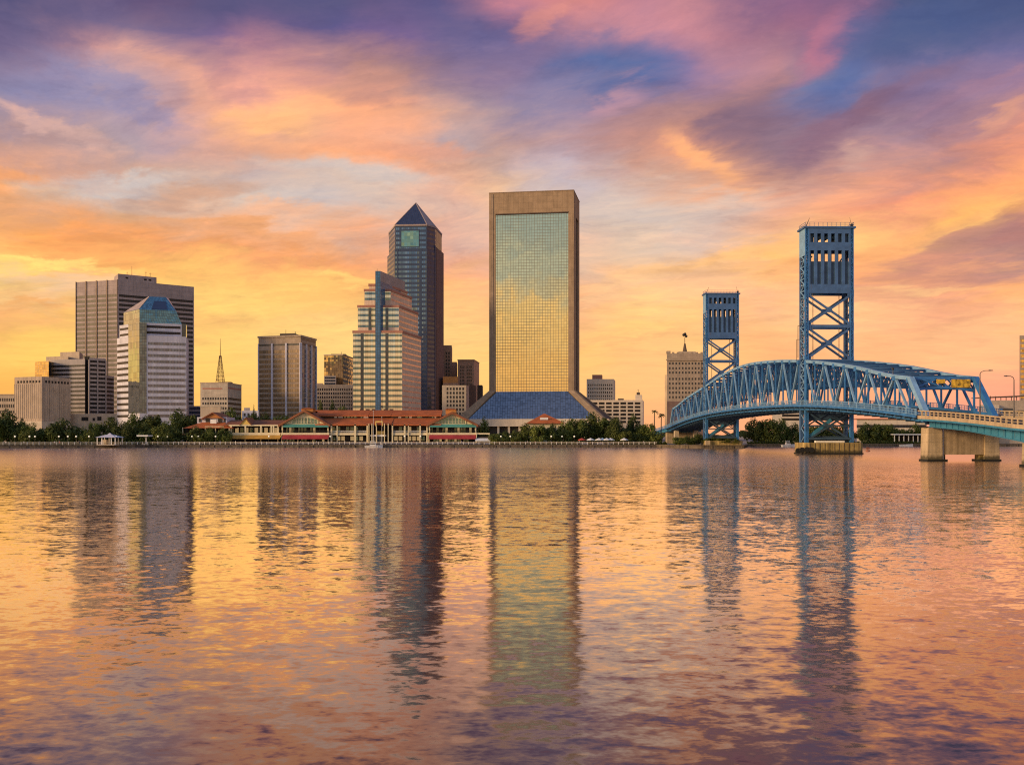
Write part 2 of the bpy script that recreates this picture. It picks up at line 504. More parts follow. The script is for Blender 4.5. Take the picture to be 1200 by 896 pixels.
class Face:
    """a vertical wall plane from A (left) to B (right) as seen from outside"""
    def __init__(s, A, B):
        s.A, s.B = Vector((*A, 0)), Vector((*B, 0))
        s.L = (s.B - s.A).length
        s.d = (s.B - s.A) / s.L
        s.n = Vector((s.d.y, -s.d.x, 0))
    def pt(s, u, d, z):
        p = s.A + s.d * u + s.n * d
        return (p.x, p.y, z)
    def box(s, mb, u0, u1, z0, z1, d0, d1, mi=0):
        b = len(mb.uv)
        mb.hexa([s.pt(u0, d1, z0), s.pt(u1, d1, z0), s.pt(u1, d0, z0), s.pt(u0, d0, z0),
                 s.pt(u0, d1, z1), s.pt(u1, d1, z1), s.pt(u1, d0, z1), s.pt(u0, d0, z1)], mi=mi)
        mb.uv[b:b + 4] = [(u0, z0), (u1, z0), (u1, z1), (u0, z1)]
        return mb

def quadfoot(FL, FR, BR):
    BL = (FL[0] + BR[0] - FR[0], FL[1] + BR[1] - FR[1])
    return [FL, FR, BR, BL]

class Windows:
    """collects windows of one building: the first 100 as parts of their own, the rest as one"""
    def __init__(s, root, name='window', limit=98):
        s.root, s.name, s.items, s.limit = root, name, [], limit
    def add(s, mb, mat):
        s.items.append((mb, mat))
    def done(s):
        for mb, mat in s.items[:s.limit]:
            mb.build(s.name, mat, s.root)
        rest = {}
        for mb, mat in s.items[s.limit:]:
            rest.setdefault(mat, MB()).add(mb)
        for mat, mb in rest.items():
            o = mb.build(s.name + 's', mat, s.root)
            o['kind'] = 'stuff'

def bands(W, face, u0, u1, z_first, pitch, h, n, mat, out=0.06, inn=0.3):
    """n ribbon windows, the lowest at z_first"""
    for k in range(n):
        zz = z_first + pitch * k
        W.add(face.box(MB(), u0, u1, zz, zz + h, -inn, out), mat)

def winrow(W, face, u0, u1, count, frac, z0, z1, mat, out=0.05):
    p = (u1 - u0) / count
    for k in range(count):
        a = u0 + p * (k + 0.5 - frac / 2)
        W.add(face.box(MB(), a, a + p * frac, z0, z1, -0.3, out), mat)

def mast(root, name, p, h, r=0.12, mat='dark_metal', cross=False):
    mb = MB()
    mb.tube(p, (p[0], p[1], p[2] + h), r, r * 0.5, 5)
    if cross:
        mb.tube((p[0] - 0.8, p[1], p[2] + h * .7), (p[0] + .8, p[1], p[2] + h * .7), r * 0.6, None, 4)
    return mb.build(name, mat, root)

# ------------------------------------------------------------------ material library
wall('tan_concrete', (0.42, 0.325, 0.25), panel=(3.0, 40.0, 0.25))
wall('tan_plain', (0.48, 0.38, 0.28))
wall('beige_stone', (0.50, 0.42, 0.33), panel=(2.2, 1.1, 0.05))
wall('brown_concrete', (0.30, 0.22, 0.155), panel=(1.6, 3.4, 0.08), streak=0.14)
wall('frame_concrete', (0.33, 0.235, 0.15), panel=(3.2, 4.0, 0.10), streak=0.10)
wall('mauve_concrete', (0.37, 0.30, 0.285), panel=(8.0, 3.25, 0.12))
wall('white_panel', (0.56, 0.545, 0.61), panel=(3.0, 3.35, 0.06), var=0.08)
wall('grey_panel', (0.34, 0.305, 0.30), var=0.10)
wall('brown_stone', (0.37, 0.285, 0.21), panel=(2.2, 1.1, 0.05))
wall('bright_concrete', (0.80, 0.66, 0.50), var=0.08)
wall('pink_granite', (0.70, 0.52, 0.39), panel=(1.5, 3.4, 0.05), var=0.08)
wall('red_granite', (0.42, 0.20, 0.14), var=0.1)
wall('pale_stone', (0.62, 0.52, 0.40), var=0.10)
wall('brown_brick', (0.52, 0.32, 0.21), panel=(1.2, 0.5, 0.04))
wall('rust_panel', (0.68, 0.32, 0.10), var=0.15)
wall('dark_brick', (0.20, 0.13, 0.11), panel=(1.2, 0.5, 0.04))
wall('dark_brown', (0.10, 0.075, 0.06))
wall('dark_navy_panel', (0.028, 0.052, 0.115), rough=0.35, spec=0.6)
wall('cream_paint', (0.72, 0.62, 0.40), var=0.08)
wall('yellow_paint', (0.72, 0.50, 0.14), var=0.10)
wall('roof_orange', (0.46, 0.125, 0.036), panel=(1.1, 40, 0.12), var=0.22, rough=0.7)
wall('roof_brown', (0.27, 0.10, 0.045), panel=(1.1, 40, 0.12), var=0.22, rough=0.7)
wall('orange_wall', (0.48, 0.20, 0.06))
wall('awning_green', (0.09, 0.30, 0.24), var=0.15)
wall('awning_red', (0.34, 0.04, 0.045), var=0.25)
wall('awning_gold', (0.50, 0.27, 0.05), var=0.25)
wall('white_paint', (0.78, 0.75, 0.70), var=0.06)
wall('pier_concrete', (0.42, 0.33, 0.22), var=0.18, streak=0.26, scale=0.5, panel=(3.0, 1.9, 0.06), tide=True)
wall('parapet_concrete', (0.40, 0.31, 0.205), var=0.18, streak=0.2, scale=0.8)
wall('pier_web_shaded', (0.34, 0.26, 0.175), var=0.2, streak=0.35, scale=0.6)  # pier concrete darkened in colour for the shaded wall between the columns
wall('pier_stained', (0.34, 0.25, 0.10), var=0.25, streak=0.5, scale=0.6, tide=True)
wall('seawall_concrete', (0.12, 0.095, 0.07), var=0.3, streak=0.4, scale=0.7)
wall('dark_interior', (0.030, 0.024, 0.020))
wall('paving', (0.30, 0.26, 0.22))
wall('bark', (0.10, 0.075, 0.055), scale=2.0)
wall('dark_rubber', (0.02, 0.02, 0.02))
glass('glass_modis', (0.80, 0.755, 0.60), 1.0, pane=(1.74, 1.92), mull=0.22, jit=0.0016, rough=0.03, mullc=(0.17, 0.16, 0.12), var=0.09, wav=0.03)
glass('glass_slope', (0.29, 0.315, 0.31), 0.9, pane=(1.62, 1.9), mull=0.22, jit=0.02, rough=0.08, mullc=(0.03, 0.04, 0.06), var=0.3)
glass('glass_dark', (0.030, 0.030, 0.034), 0.0, pane=(1.6, 50), mull=0.2, jit=0.02, ior=1.5, rough=0.3)
glass('glass_black', (0.018, 0.016, 0.016), 0.0, pane=(1.6, 50), mull=0.2, jit=0.01, ior=1.25, rough=0.5)
glass('glass_champagne', (0.76, 0.78, 0.78), 0.8, pane=(1.5, 50), mull=0.10, jit=0.015, rough=0.15, mullc=(0.3, 0.26, 0.2), var=0.18)
glass('glass_brown', (0.036, 0.024, 0.018), 0.0, pane=(1.2, 50), mull=0.25, jit=0.012, ior=1.35, rough=0.45)
glass('glass_bronze', (0.20, 0.125, 0.06), 0.2, pane=(1.5, 50), mull=0.2, jit=0.02, rough=0.38, mullc=(0.05, 0.035, 0.02), var=0.5)
glass('glass_lilac', (0.15, 0.17, 0.26), 0.45, pane=(1.5, 50), mull=0.15, jit=0.02, rough=0.12, var=0.35)
glass('glass_rose', (0.50, 0.34, 0.29), 0.6, pane=(1.5, 50), mull=0.12, jit=0.02, rough=0.2, var=0.25)
glass('glass_navy', (0.05, 0.075, 0.13), 0.55, pane=(1.5, 3.5), mull=0.15, jit=0.02, ior=1.8, rough=0.08)
glass('glass_silver', (0.17, 0.25, 0.38), 0.75, pane=(1.5, 50), mull=0.25, jit=0.03, rough=0.08, mullc=(0.06, 0.06, 0.07), var=0.55)
glass('glass_blue', (0.075, 0.24, 0.41), 0.3, pane=(1.3, 1.5), mull=0.14, jit=0.03, rough=0.06, var=0.3)
glass('glass_corner_blue', (0.15, 0.19, 0.23), 0.4, pane=(1.3, 1.67), mull=0.14, jit=0.03, rough=0.08, var=0.3)
glass('glass_fin', (0.05, 0.15, 0.29), 0.0, pane=(1.3, 1.67), mull=0.14, jit=0.02, rough=0.15, var=0.2, ior=1.5)
glass('glass_pale', (0.60, 0.68, 0.70), 0.95, pane=(1.5, 3.35), mull=0.12, jit=0.01, rough=0.05, var=0.2)
glass('glass_gold', (0.80, 0.58, 0.26), 0.95, pane=(1.5, 1.42), mull=0.16, jit=0.03, rough=0.10, mullc=(0.12, 0.08, 0.04), var=0.4)
glass('glass_ribbon', (0.17, 0.25, 0.31), 0.75, pane=(1.5, 50), mull=0.12, jit=0.03, rough=0.08, var=0.35)
glass('glass_teal', (0.30, 0.46, 0.44), 0.95, pane=(2.2, 2.4), mull=0.18, jit=0.03, rough=0.08, mullc=(0.15, 0.3, 0.27), var=0.25)
glass('glass_green', (0.10, 0.22, 0.20), 0.3, pane=(1.6, 1.6), mull=0.22, jit=0.03, mullc=(0.5, 0.45, 0.3), ior=1.8)
plain('dark_metal', (0.035, 0.032, 0.03), 0.5, 0.3)
plain('grey_metal', (0.10, 0.09, 0.085), 0.6, 0.2)
plain('red_metal', (0.26, 0.09, 0.05), 0.6, 0.2)
plain('lamp_globe', (0.9, 0.85, 0.7), 0.3, 0.0, emit=((1.0, 0.86, 0.60), 0.45))
plain('shop_light', (0.5, 0.36, 0.2), 0.5, 0.0, emit=((1.0, 0.66, 0.30), 0.28))
plain('sign_white', (0.80, 0.78, 0.74), 0.5)
plain('sign_yellow', (0.52, 0.31, 0.03), 0.8, var=0.85)
plain('boat_white', (0.75, 0.72, 0.68), 0.3)
plain('canvas_white', (0.72, 0.72, 0.70), 0.8)
plain('canvas_blue', (0.35, 0.50, 0.62), 0.8)
plain('canvas_red', (0.45, 0.07, 0.05), 0.8)
plain('skin', (0.45, 0.28, 0.2), 0.6)
for nm, c in (('shirt_white', (0.7, 0.7, 0.68)), ('shirt_red', (0.45, 0.05, 0.05)), ('shirt_blue', (0.08, 0.16, 0.4)), ('shirt_dark', (0.03, 0.03, 0.035)), ('trousers', (0.04, 0.045, 0.07)), ('hair', (0.03, 0.02, 0.015))):
    plain(nm, c, 0.8)
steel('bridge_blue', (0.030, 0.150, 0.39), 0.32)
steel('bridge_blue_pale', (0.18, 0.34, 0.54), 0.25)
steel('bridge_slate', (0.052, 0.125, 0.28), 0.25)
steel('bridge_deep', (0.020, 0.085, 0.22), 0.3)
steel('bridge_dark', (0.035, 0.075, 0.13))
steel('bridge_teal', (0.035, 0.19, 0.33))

def leaf_mat(name, c1, c2):
    m, t, p, out = new_mat(name)
    geo = t.new('ShaderNodeNewGeometry')
    oi = t.new('ShaderNodeObjectInfo')
    tcn = t.new('ShaderNodeTexCoord')
    f1, _ = t.noise(tcn.outputs['Object'], 0.45, 3, 0.6)
    f = t.math('ADD', t.math('MULTIPLY', t.mapr(f1, 0.35, 0.65, 0, 1), 0.65), t.math('MULTIPLY', geo.outputs['Random Per Island'], 0.35))
    c = t.mix(f, (*c1, 1), (*c2, 1))
    c = t.mix(t.math('MULTIPLY', oi.outputs['Random'], 0.55), c, (0.055, 0.060, 0.012, 1))
    t.put(p.inputs['Base Color'], c)
    p.inputs['Roughness'].default_value = 0.6
    p.inputs['Specular IOR Level'].default_value = 0.25
    tr = t.new('ShaderNodeBsdfTranslucent')
    t.put(tr.inputs[0], c)
    mx = t.new('ShaderNodeMixShader')
    mx.inputs[0].default_value = 0.25
    t.l.new(p.outputs[0], mx.inputs[1]); t.l.new(tr.outputs[0], mx.inputs[2])
    t.l.new(mx.outputs[0], out.inputs[0])
leaf_mat('leaves', (0.055, 0.090, 0.018), (0.20, 0.23, 0.045))
leaf_mat('leaves_dark', (0.036, 0.062, 0.015), (0.12, 0.155, 0.034))

# ------------------------------------------------------------------ water
def water_mat():
    m = bpy.data.materials.new('river_water')
    m.use_nodes = True
    MATS['river_water'] = m
    t = NT(m.node_tree)
    m.node_tree.nodes.clear()
    out = t.new('ShaderNodeOutputMaterial')
    geo = t.new('ShaderNodeNewGeometry')
    pos = geo.outputs['Position']
    _, py_, _ = t.sep(pos)
    def layer(sx, sy, rot, det, off):
        mp = t.new('ShaderNodeMapping')
        t.put(mp.inputs[0], pos)
        mp.inputs['Rotation'].default_value = (0, 0, math.radians(rot))
        mp.inputs['Scale'].default_value = (sx, sy, 1)
        mp.inputs['Location'].default_value = (off, off * 0.7, 0)
        _, c = t.noise(mp.outputs[0], 1.0, det, 0.55, 0.35)
        return t.vmath('SUBTRACT', c, (0.5, 0.5, 0.5))
    l0 = layer(0.035, 0.12, 6, 1, 3.0)
    l1 = layer(0.26, 0.42, -5, 2, 11.0)
    l2 = layer(0.8, 1.5, 7, 3, 23.0)
    l3 = layer(2.2, 3.6, -9, 3, 5.0)
    l4 = layer(5.5, 8.5, 14, 3, 31.0)
    patch, _ = t.noise(t.vmath('MULTIPLY', pos, (0.008, 0.02, 1)), 1.0, 3, 0.55)
    amp = t.mapr(patch, 0.35, 0.65, 0.65, 1.25)
    s = t.vmath('ADD', t.vmath('ADD', t.scale(l0, 0.03), t.scale(l1, 0.06)), t.vmath('ADD', t.vmath('ADD', t.scale(l2, 0.165), t.scale(l4, 0.10)), t.scale(l3, 0.20)))
    fade = t.mapr(py_, 40.0, 200.0, 1.0, 0.5, True)
    s = t.scale(s, t.math('MULTIPLY', amp, fade))
    sx, sy, _ = t.sep(s)
    nrm = t.vmath('NORMALIZE', t.comb(t.math('MULTIPLY', sx, 0.45), sy, 1.0))
    fres = t.new('ShaderNodeFresnel')
    fres.inputs[0].default_value = 1.34
    t.put(fres.inputs[1], nrm)
    gl = t.new('ShaderNodeBsdfGlossy')
    gl.inputs['Color'].default_value = (1.0, 0.87, 0.79, 1)
    t.put(gl.inputs['Roughness'], t.math('ADD', t.mapr(py_, 60.0, 180.0, 0.06, 0.20, True), t.mapr(py_, 14.0, 40.0, 0.05, 0.0)))
    t.put(gl.inputs['Normal'], nrm)
    df = t.new('ShaderNodeBsdfDiffuse')
    df.inputs[0].default_value = (0.055, 0.030, 0.026, 1)
    mx = t.new('ShaderNodeMixShader')
    t.put(mx.inputs[0], t.mapr(fres.outputs[0], 0.07, 0.42, 0.15, 1.0))
    t.l.new(df.outputs[0], mx.inputs[1]); t.l.new(gl.outputs[0], mx.inputs[2])
    t.l.new(mx.outputs[0], out.inputs[0])
water_mat()
mb = MB()
mb.face([(-2500, -400, 0), (2500, -400, 0), (2500, 450, 0), (-2500, 450, 0)])
tag(mb.build('river_water', 'river_water'), kind='structure')

# ------------------------------------------------------------------ ground and river wall
SHORE = [(-1600, 346), P(0, 346), P(158, 358), P(176, 365), P(770, 366), P(792, 352), P(822, 344.5), P(872, 344.5), P(876, 392), P(1010, 398), P(1300, 405), (2500, 410)]
mb = MB()
for (a, b) in zip(SHORE[:-1], SHORE[1:]):
    mb.face([(*a, GZ), (*b, GZ), (b[0] * 4, 6000, GZ), (a[0] * 4, 6000, GZ)])
tag(mb.build('ground', 'paving'), kind='structure')
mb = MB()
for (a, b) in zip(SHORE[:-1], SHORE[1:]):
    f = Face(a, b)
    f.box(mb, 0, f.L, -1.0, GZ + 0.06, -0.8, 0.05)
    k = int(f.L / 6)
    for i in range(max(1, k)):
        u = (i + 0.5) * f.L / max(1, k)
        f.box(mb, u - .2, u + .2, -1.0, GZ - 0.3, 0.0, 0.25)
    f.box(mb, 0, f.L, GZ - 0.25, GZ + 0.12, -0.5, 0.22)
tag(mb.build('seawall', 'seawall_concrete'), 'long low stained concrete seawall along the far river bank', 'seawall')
# ------------------------------------------------------------------ skyline, from left to right
def begin(name, label, foot, cat='building', group='downtown buildings'):
    cx = sum(p[0] for p in foot) / len(foot); cy = sum(p[1] for p in foot) / len(foot)
    return thing(name, label, cat, (cx, cy, GZ), group)
def body(root, name, foot, z0, z1, mat, top=None):
    mb = MB(); mb.prism(foot, z0, z1, top)
    return mb.build(name, mat, root)

# far left low block
ft = quadfoot(P(-40, 560), P(19, 560), P(21, 600))
r = begin('office_block', 'low tan office block at the far left edge with two rows of small windows', ft)
zt = Z(462.5, 560)
body(r, 'wall', ft, GZ, zt, 'tan_plain')
f = Face(ft[0], ft[1]); W = Windows(r)
for (a, b) in ((466.5, 470), (473.5, 477.5), (481, 484)):
    winrow(W, f, f.L * 0.1, f.L * 0.97, 20, 0.6, Z(b, 560), Z(a, 560), 'glass_brown')
W.done()
mb = MB(); f.box(mb, -0.3, f.L + 0.3, zt, zt + 0.5, -8, 0.35); mb.build('parapet', 'tan_plain', r)

# windowless concrete block
Yc = 470
ft = quadfoot(P(17, 476), P(49, Yc), P(82.5, 486))
r = begin('concrete_block', 'windowless tan concrete block with one row of small dark openings under its roof', ft)
zt = Z(441, Yc)
body(r, 'wall', ft, GZ, zt, 'tan_concrete')
W = Windows(r, 'opening')
for f in (Face(ft[0], ft[1]), Face(ft[1], ft[2])):
    winrow(W, f, 1.6, f.L - 0.6, 8, 0.58, Z(448.2, Yc), Z(445.4, Yc), 'dark_interior')
    mb = MB()
    n = 14
    for k in range(n + 1):
        u = f.L * k / n
        f.box(mb, max(0, u - .16), min(f.L, u + .16), Z(490, Yc), Z(449.5, Yc), -0.1, 0.16)
    mb.build('rib', 'tan_plain', r)
W.done()
mb = MB(); mb.prism([P(16.5, 474), P(49, 467), P(83, 484), P(82, 500), P(30, 500)], GZ, Z(493.5, 468)); mb.build('podium', 'beige_stone', r)
mb = MB()
mb.box(*[P(24, 474)[0], P(29, 474)[0]], 474, 477, Z(493, 470), Z(489.3, 470)); mb.build('roof_unit', 'dark_brown', r)

# stepped banded building
r = thing('stepped_office', 'stepped grey office with dark ribbon windows and a dark vertical slit, behind the windowless block', 'building', (*P(85, 510), GZ), 'downtown buildings')
main = quadfoot(P(59, 512), P(99.5, 505), P(104, 530))
slit = quadfoot(P(99.0, 507.5), P(105.0, 507.5), P(106, 530))
wing = quadfoot(P(104.5, 505), P(124, 512), P(123, 540))
wing2 = quadfoot(P(124, 514), P(133.5, 522), P(132, 540))
gold = quadfoot(P(41, 508), P(57, 503), P(63, 512))
body(r, 'wall', main, GZ, Z(420.5, 505), 'grey_panel')
body(r, 'upper_block', quadfoot(P(54, 520), P(80, 516), P(82, 535)), Z(440, 505), Z(417.3, 516), 'tan_plain')
body(r, 'penthouse', quadfoot(P(70.5, 522), P(93, 519), P(97, 535)), Z(425, 505), Z(412.2, 520), 'tan_plain')
body(r, 'slit', slit, GZ, Z(417.5, 507), 'glass_black')
body(r, 'wing', wing, GZ, Z(419.5, 508), 'grey_panel')
body(r, 'wing', wing2, GZ, Z(440, 516), 'grey_panel')
body(r, 'glass_bay', gold, GZ, Z(423, 504), 'glass_gold')
W = Windows(r, 'window_band')
fm, fw, fw2 = Face(main[0], main[1]), Face(wing[0], wing[1]), Face(wing2[0], wing2[1])
pit = 4.95 * .505
for k in range(12):
    zz = Z(483.8, 505) + pit * k
    W.add(fm.box(MB(), 0.6, fm.L - 0.1, zz, zz + 1.12, -0.3, 0.05), 'glass_black')
for k in range(13):
    zz = Z(483.8, 508) + pit * k
    W.add(fw.box(MB(), 0.3, fw.L * 0.46, zz, zz + 1.25, -0.3, 0.05), 'glass_black')
    W.add(fw.box(MB(), fw.L * 0.53, fw.L - 0.3, zz, zz + 1.25, -0.3, 0.05), 'glass_black')
for k in range(9):
    zz = Z(483.8, 514) + pit * k
    W.add(fw2.box(MB(), 0.3, fw2.L - 0.2, zz, zz + 1.2, -0.3, 0.05), 'glass_black')
W.add(Face(gold[1], gold[2]).box(MB(), 0.4, 5.0, Z(440, 505), Z(424, 505), -0.2, 0.05), 'glass_black')
W.done()
for u in (0.0, fw.L * 0.495, fw.L):
    mb = MB(); fw.box(mb, u - 0.35, u + 0.35, GZ, Z(422, 508), -0.2, 0.4); mb.build('column', 'grey_panel', r)
mb = MB(); mb.prism(quadfoot(P(81, 490), P(137, 490), P(138, 520)), GZ, Z(484.6, 490)); mb.build('podium', 'tan_plain', r)
f = Face(P(81, 490), P(137, 490)); W = Windows(r)
for (a, b, c, d) in ((95.5, 103.5, 488.5, 493), (108.5, 111.5, 489.5, 493), (114, 119, 488, 492.5), (126, 134, 488.5, 491)):
    W.add(f.box(MB(), (a - 81) * .49, (b - 81) * .49, Z(d, 490), Z(c, 490), -0.2, 0.05), 'glass_black')
W.done()

# tall brown slab tower behind
r = thing('office_tower', 'tall mauve brown tower with ribbed left face and blank top band behind the glass crown', 'building', (*P(150, 640), GZ), 'downtown buildings')
ft = quadfoot(P(89, 610), P(138, 600), P(227.3, 629))
zt = Z(327.7, 600)
body(r, 'wall', ft, GZ, zt, 'mauve_concrete')
fl, fr = Face(ft[0], ft[1]), Face(ft[1], ft[2])
pf = [fr.pt(0.3, -0.6, 0)[:2], fr.pt(fr.L * 0.50, -0.6, 0)[:2], fr.pt(fr.L * 0.50, -16, 0)[:2], fr.pt(0.3, -16, 0)[:2]]
body(r, 'penthouse', pf, zt, Z(320.4, 600), 'mauve_concrete')
fp = Face(pf[0], pf[1])
W = Windows(r, 'roof_opening')
for u in (0.19, 0.67, 0.79):
    W.add(fp.box(MB(), fp.L * u, fp.L * (u + 0.07), zt + 1.4, zt + 2.6, -0.2, 0.05), 'dark_interior')
W.done()
W = Windows(r, 'window_band')
pit = 3.26
z0 = Z(347.5, 600)
for k in range(26):
    zz = z0 - pit * k
    W.add(fr.box(MB(), 0.7, fr.L - 0.7, zz, zz + 1.75, -0.3, 0.05), 'glass_brown')
for k in range(18):
    zz = z0 - pit * k
    for b in range(4):
        W.add(fl.box(MB(), fl.L * b / 4 + 0.55, fl.L * (b + 1) / 4 - 0.55, zz, zz + 1.95, -0.3, 0.05), 'glass_brown')
for k in range(18, 26):
    zz = z0 - pit * k
    W.add(fl.box(MB(), 0.55, fl.L - 0.55, zz, zz + 1.95, -0.3, 0.05), 'glass_brown')
W.limit = 100
W.done()
for b in range(5):
    mb = MB(); u = fl.L * b / 4
    fl.box(mb, max(0, u - .42), min(fl.L, u + .42), GZ, zt + 0.25, -0.2, 0.5); mb.build('rib', 'brown_concrete', r)
for px, h in ((149, 3.6), (154.5, 7.5), (171, 4), (176, 3)):
    mast(r, 'antenna', (*P(px, 612), Z(320.4, 600)), h, 0.16, cross=px != 154.5)

# glass topped banded building
r = thing('glass_top_office', 'white banded office building with a bright glass corner and chamfered blue glass crown', 'building', (*P(175, 490), GZ), 'downtown buildings')
FL, C, R = P(137, 487), P(163.5, 472), P(218.3, 479)
ft = [FL, C, R, P(221, 500), P(170, 515), P(140, 505)]
zl = Z(393, 473)
body(r, 'wall', ft, GZ, zl, 'white_panel')
fl, fr = Face(FL, C), Face(C, R)
cl = fl.L * 0.52
cr = fr.L * 0.15
mb = MB()
fl.box(mb, cl, fl.L, Z(484, 474), Z(377.5, 474), -0.5, 0.10)
mb.build('glass_corner', 'glass_pale', r)
mb = MB()
fr.box(mb, 0.02, cr, Z(484, 474), Z(378, 474), -0.5, 0.10)
mb.build('glass_corner', 'glass_corner_blue', r)
W = Windows(r, 'window_band')
pit = 3.34
for k in range(13):
    zz = Z(488.5, 473) + pit * k
    W.add(fr.box(MB(), cr + 0.6, fr.L - 0.4, zz, zz + 1.5, -0.3, 0.07), 'glass_lilac')
    W.add(fl.box(MB(), 0.4, cl - 0.15, zz, zz + 1.4, -0.3, 0.07), 'glass_brown')
W.done()
# shoulder and crown
sh = [P(140, 487.5), P(163.5, 474), P(213, 481), P(214, 498), P(170, 512), P(143, 503)]
body(r, 'upper_wall', sh, zl, Z(377.8, 474), 'white_panel')
fs, fsl = Face(sh[1], sh[2]), Face(sh[0], sh[1])
W = Windows(r, 'window_band')
for k in range(2):
    W.add(fs.box(MB(), fs.L * 0.17, fs.L * 0.97, zl + 1.3 + 3.3 * k, zl + 2.7 + 3.3 * k, -0.2, 0.06), 'glass_brown')
    W.add(fsl.box(MB(), 0.5, fsl.L * 0.55, zl + 1.0 + 3.3 * k, zl + 2.3 + 3.3 * k, -0.2, 0.06), 'glass_brown')
W.done()
body(r, 'notch', quadfoot(P(213.2, 481), P(218, 482), P(219, 494)), zl, Z(379, 480), 'glass_navy')
mb = MB()
for a, b in ((0.25, 0.33), (0.34, 0.42), (0.43, 0.50), (0.51, 0.55), (0.56, 0.60)):
    fs.box(mb, fs.L * a, fs.L * b, Z(385.6, 474), Z(384.3, 474), 0, 0.12)
mb.build('roof_sign', 'sign_white', r)
c1 = [P(145, 489), P(163.5, 475), P(213, 482), P(214, 497), P(170, 510), P(147, 502)]
_l = lambda a, b, t: (a[0] + (b[0] - a[0]) * t, a[1] + (b[1] - a[1]) * t)
c2 = [c1[0], c1[1], _l(c1[1], c1[2], .86), _l(c1[4], c1[3], .86), c1[4], c1[5]]
_q = P(175.5, 487)
_v = ((c2[2][0] - c2[1][0]) * .46, (c2[2][1] - c2[1][1]) * .46)
_w = (-(c2[1][0] - c2[0][0]) * .07, -(c2[1][1] - c2[0][1]) * .07)
c3 = [(_q[0] + _w[0], _q[1] + _w[1]), _q, (_q[0] + _v[0], _q[1] + _v[1]), (_q[0] + _v[0], _q[1] + _v[1] + 3), (_q[0] + 2, _q[1] + 5), (_q[0] + _w[0], _q[1] + _w[1] + 4)]
zc1, zc2, zc3 = Z(377.8, 474), Z(362, 474.5), Z(347.3, 487)
body(r, 'crown', c1, zc1, zc2, 'glass_blue', c2)
body(r, 'crown_roof', c2, zc2, zc3, 'glass_blue', c3)
mb = MB()
fq = Face(c1[1], c1[2])
# pale glass on the left of the crown
fcl = Face(c1[0], c1[1])
fcl.box(mb, 0.1, fcl.L - 0.05, zc1 + 0.1, zc2 - 0.1, -0.1, 0.08)
mb.build('crown_pane', 'glass_pale', r)
mb = MB()
a, b = Vector((*c2[1], zc2)), Vector((*c2[2], zc2)); c, d = Vector((*c3[1], zc3)), Vector((*c3[2], zc3))
nrm = (b - a).cross(c - a).normalized()
if nrm.y > 0: nrm = -nrm
q = lambda s, t: (a.lerp(b, s)).lerp(c.lerp(d, s), t) + nrm * 0.15
mb.face([q(0.32, 0.04), q(0.78, 0.04), q(0.82, 0.66), q(0.36, 0.66)]); mb.build('roof_panel', 'dark_navy_panel', r)
mb = MB()
a, b = Vector((*c2[0], zc2)), Vector((*c2[1], zc2)); c, d = Vector((*c3[0], zc3)), Vector((*c3[1], zc3))
nrm = (b - a).cross(c - a).normalized()
if nrm.y > 0: nrm = -nrm
mb.face([q(0.0, 0.0), q(0.96, 0.0), q(0.9, 1), q(0.0, 1)]); mb.build('roof_panel', 'mauve_concrete', r)

# small building to its right
ft = quadfoot(P(216, 520), P(236, 520), P(237, 545))
r = begin('small_office', 'small grey office block half hidden right of the glass topped building', ft)
body(r, 'wall', ft, GZ, Z(475.5, 520), 'grey_panel')
f = Face(ft[0], ft[1]); W = Windows(r, 'window_band')
for k in range(3):
    W.add(f.box(MB(), f.L * .3, f.L - .4, Z(479.8 + 4.6 * k, 520), Z(477.3 + 4.6 * k, 520), -.2, .05), 'glass_navy')
W.done()

# block with the lattice mast
Yc = 480
ft = quadfoot(P(234.8, 480), P(266.8, Yc), P(283, 503))
r = begin('mast_office', 'pale office block with a blank upper wall and small windows, under a lattice mast', ft)
zt = Z(449, Yc)
body(r, 'wall', ft, GZ, zt, 'beige_stone')
fl, fr = Face(ft[0], ft[1]), Face(ft[1], ft[2])
W = Windows(r)
for k in range(5):
    winrow(W, fl, 0.8, fl.L - 0.4, 10, 0.62, Z(468.3 + 5.6 * k, Yc), Z(465.6 + 5.6 * k, Yc), 'glass_dark')
for k in range(5):
    W.add(fr.box(MB(), 0.6, fr.L - 0.3, Z(468.3 + 5.6 * k, 482), Z(465.6 + 5.6 * k, 482), -.2, .05), 'glass_brown')
W.done()
mb = MB(); fl.box(mb, 1.2, fl.L * 0.8, Z(456, Yc), Z(454.4, Yc), -.1, .06); fr.box(mb, 0.6, fr.L * .95, Z(455.5, 483), Z(453.4, 483), -.1, .06); mb.build('sign_strip', 'red_granite', r)
body(r, 'penthouse', quadfoot(P(257, 486), P(271, 486), P(273, 496)), zt, Z(447.3, 486), 'dark_brown')
mb = MB(); fl.box(mb, -0.2, fl.L + 0.2, zt, zt + 0.5, -0.8, 0.2); fr.box(mb, 0.2, fr.L, zt, zt + 0.5, -0.8, 0.2); mb.build('parapet', 'tan_plain', r)
ft = quadfoot(P(235, 462), P(258.5, 462), P(259, 476))
r2 = begin('annex', 'plain tan annex wall in front of the mast block', ft)
body(r2, 'wall', ft, GZ, Z(476.8, 462), 'tan_plain')
mb = MB(); fx = Face(ft[0], ft[1]); fx.box(mb, -0.2, fx.L + 0.2, Z(476.8, 462), Z(476.0, 462), -1, 0.2); mb.build('parapet', 'beige_stone', r2)
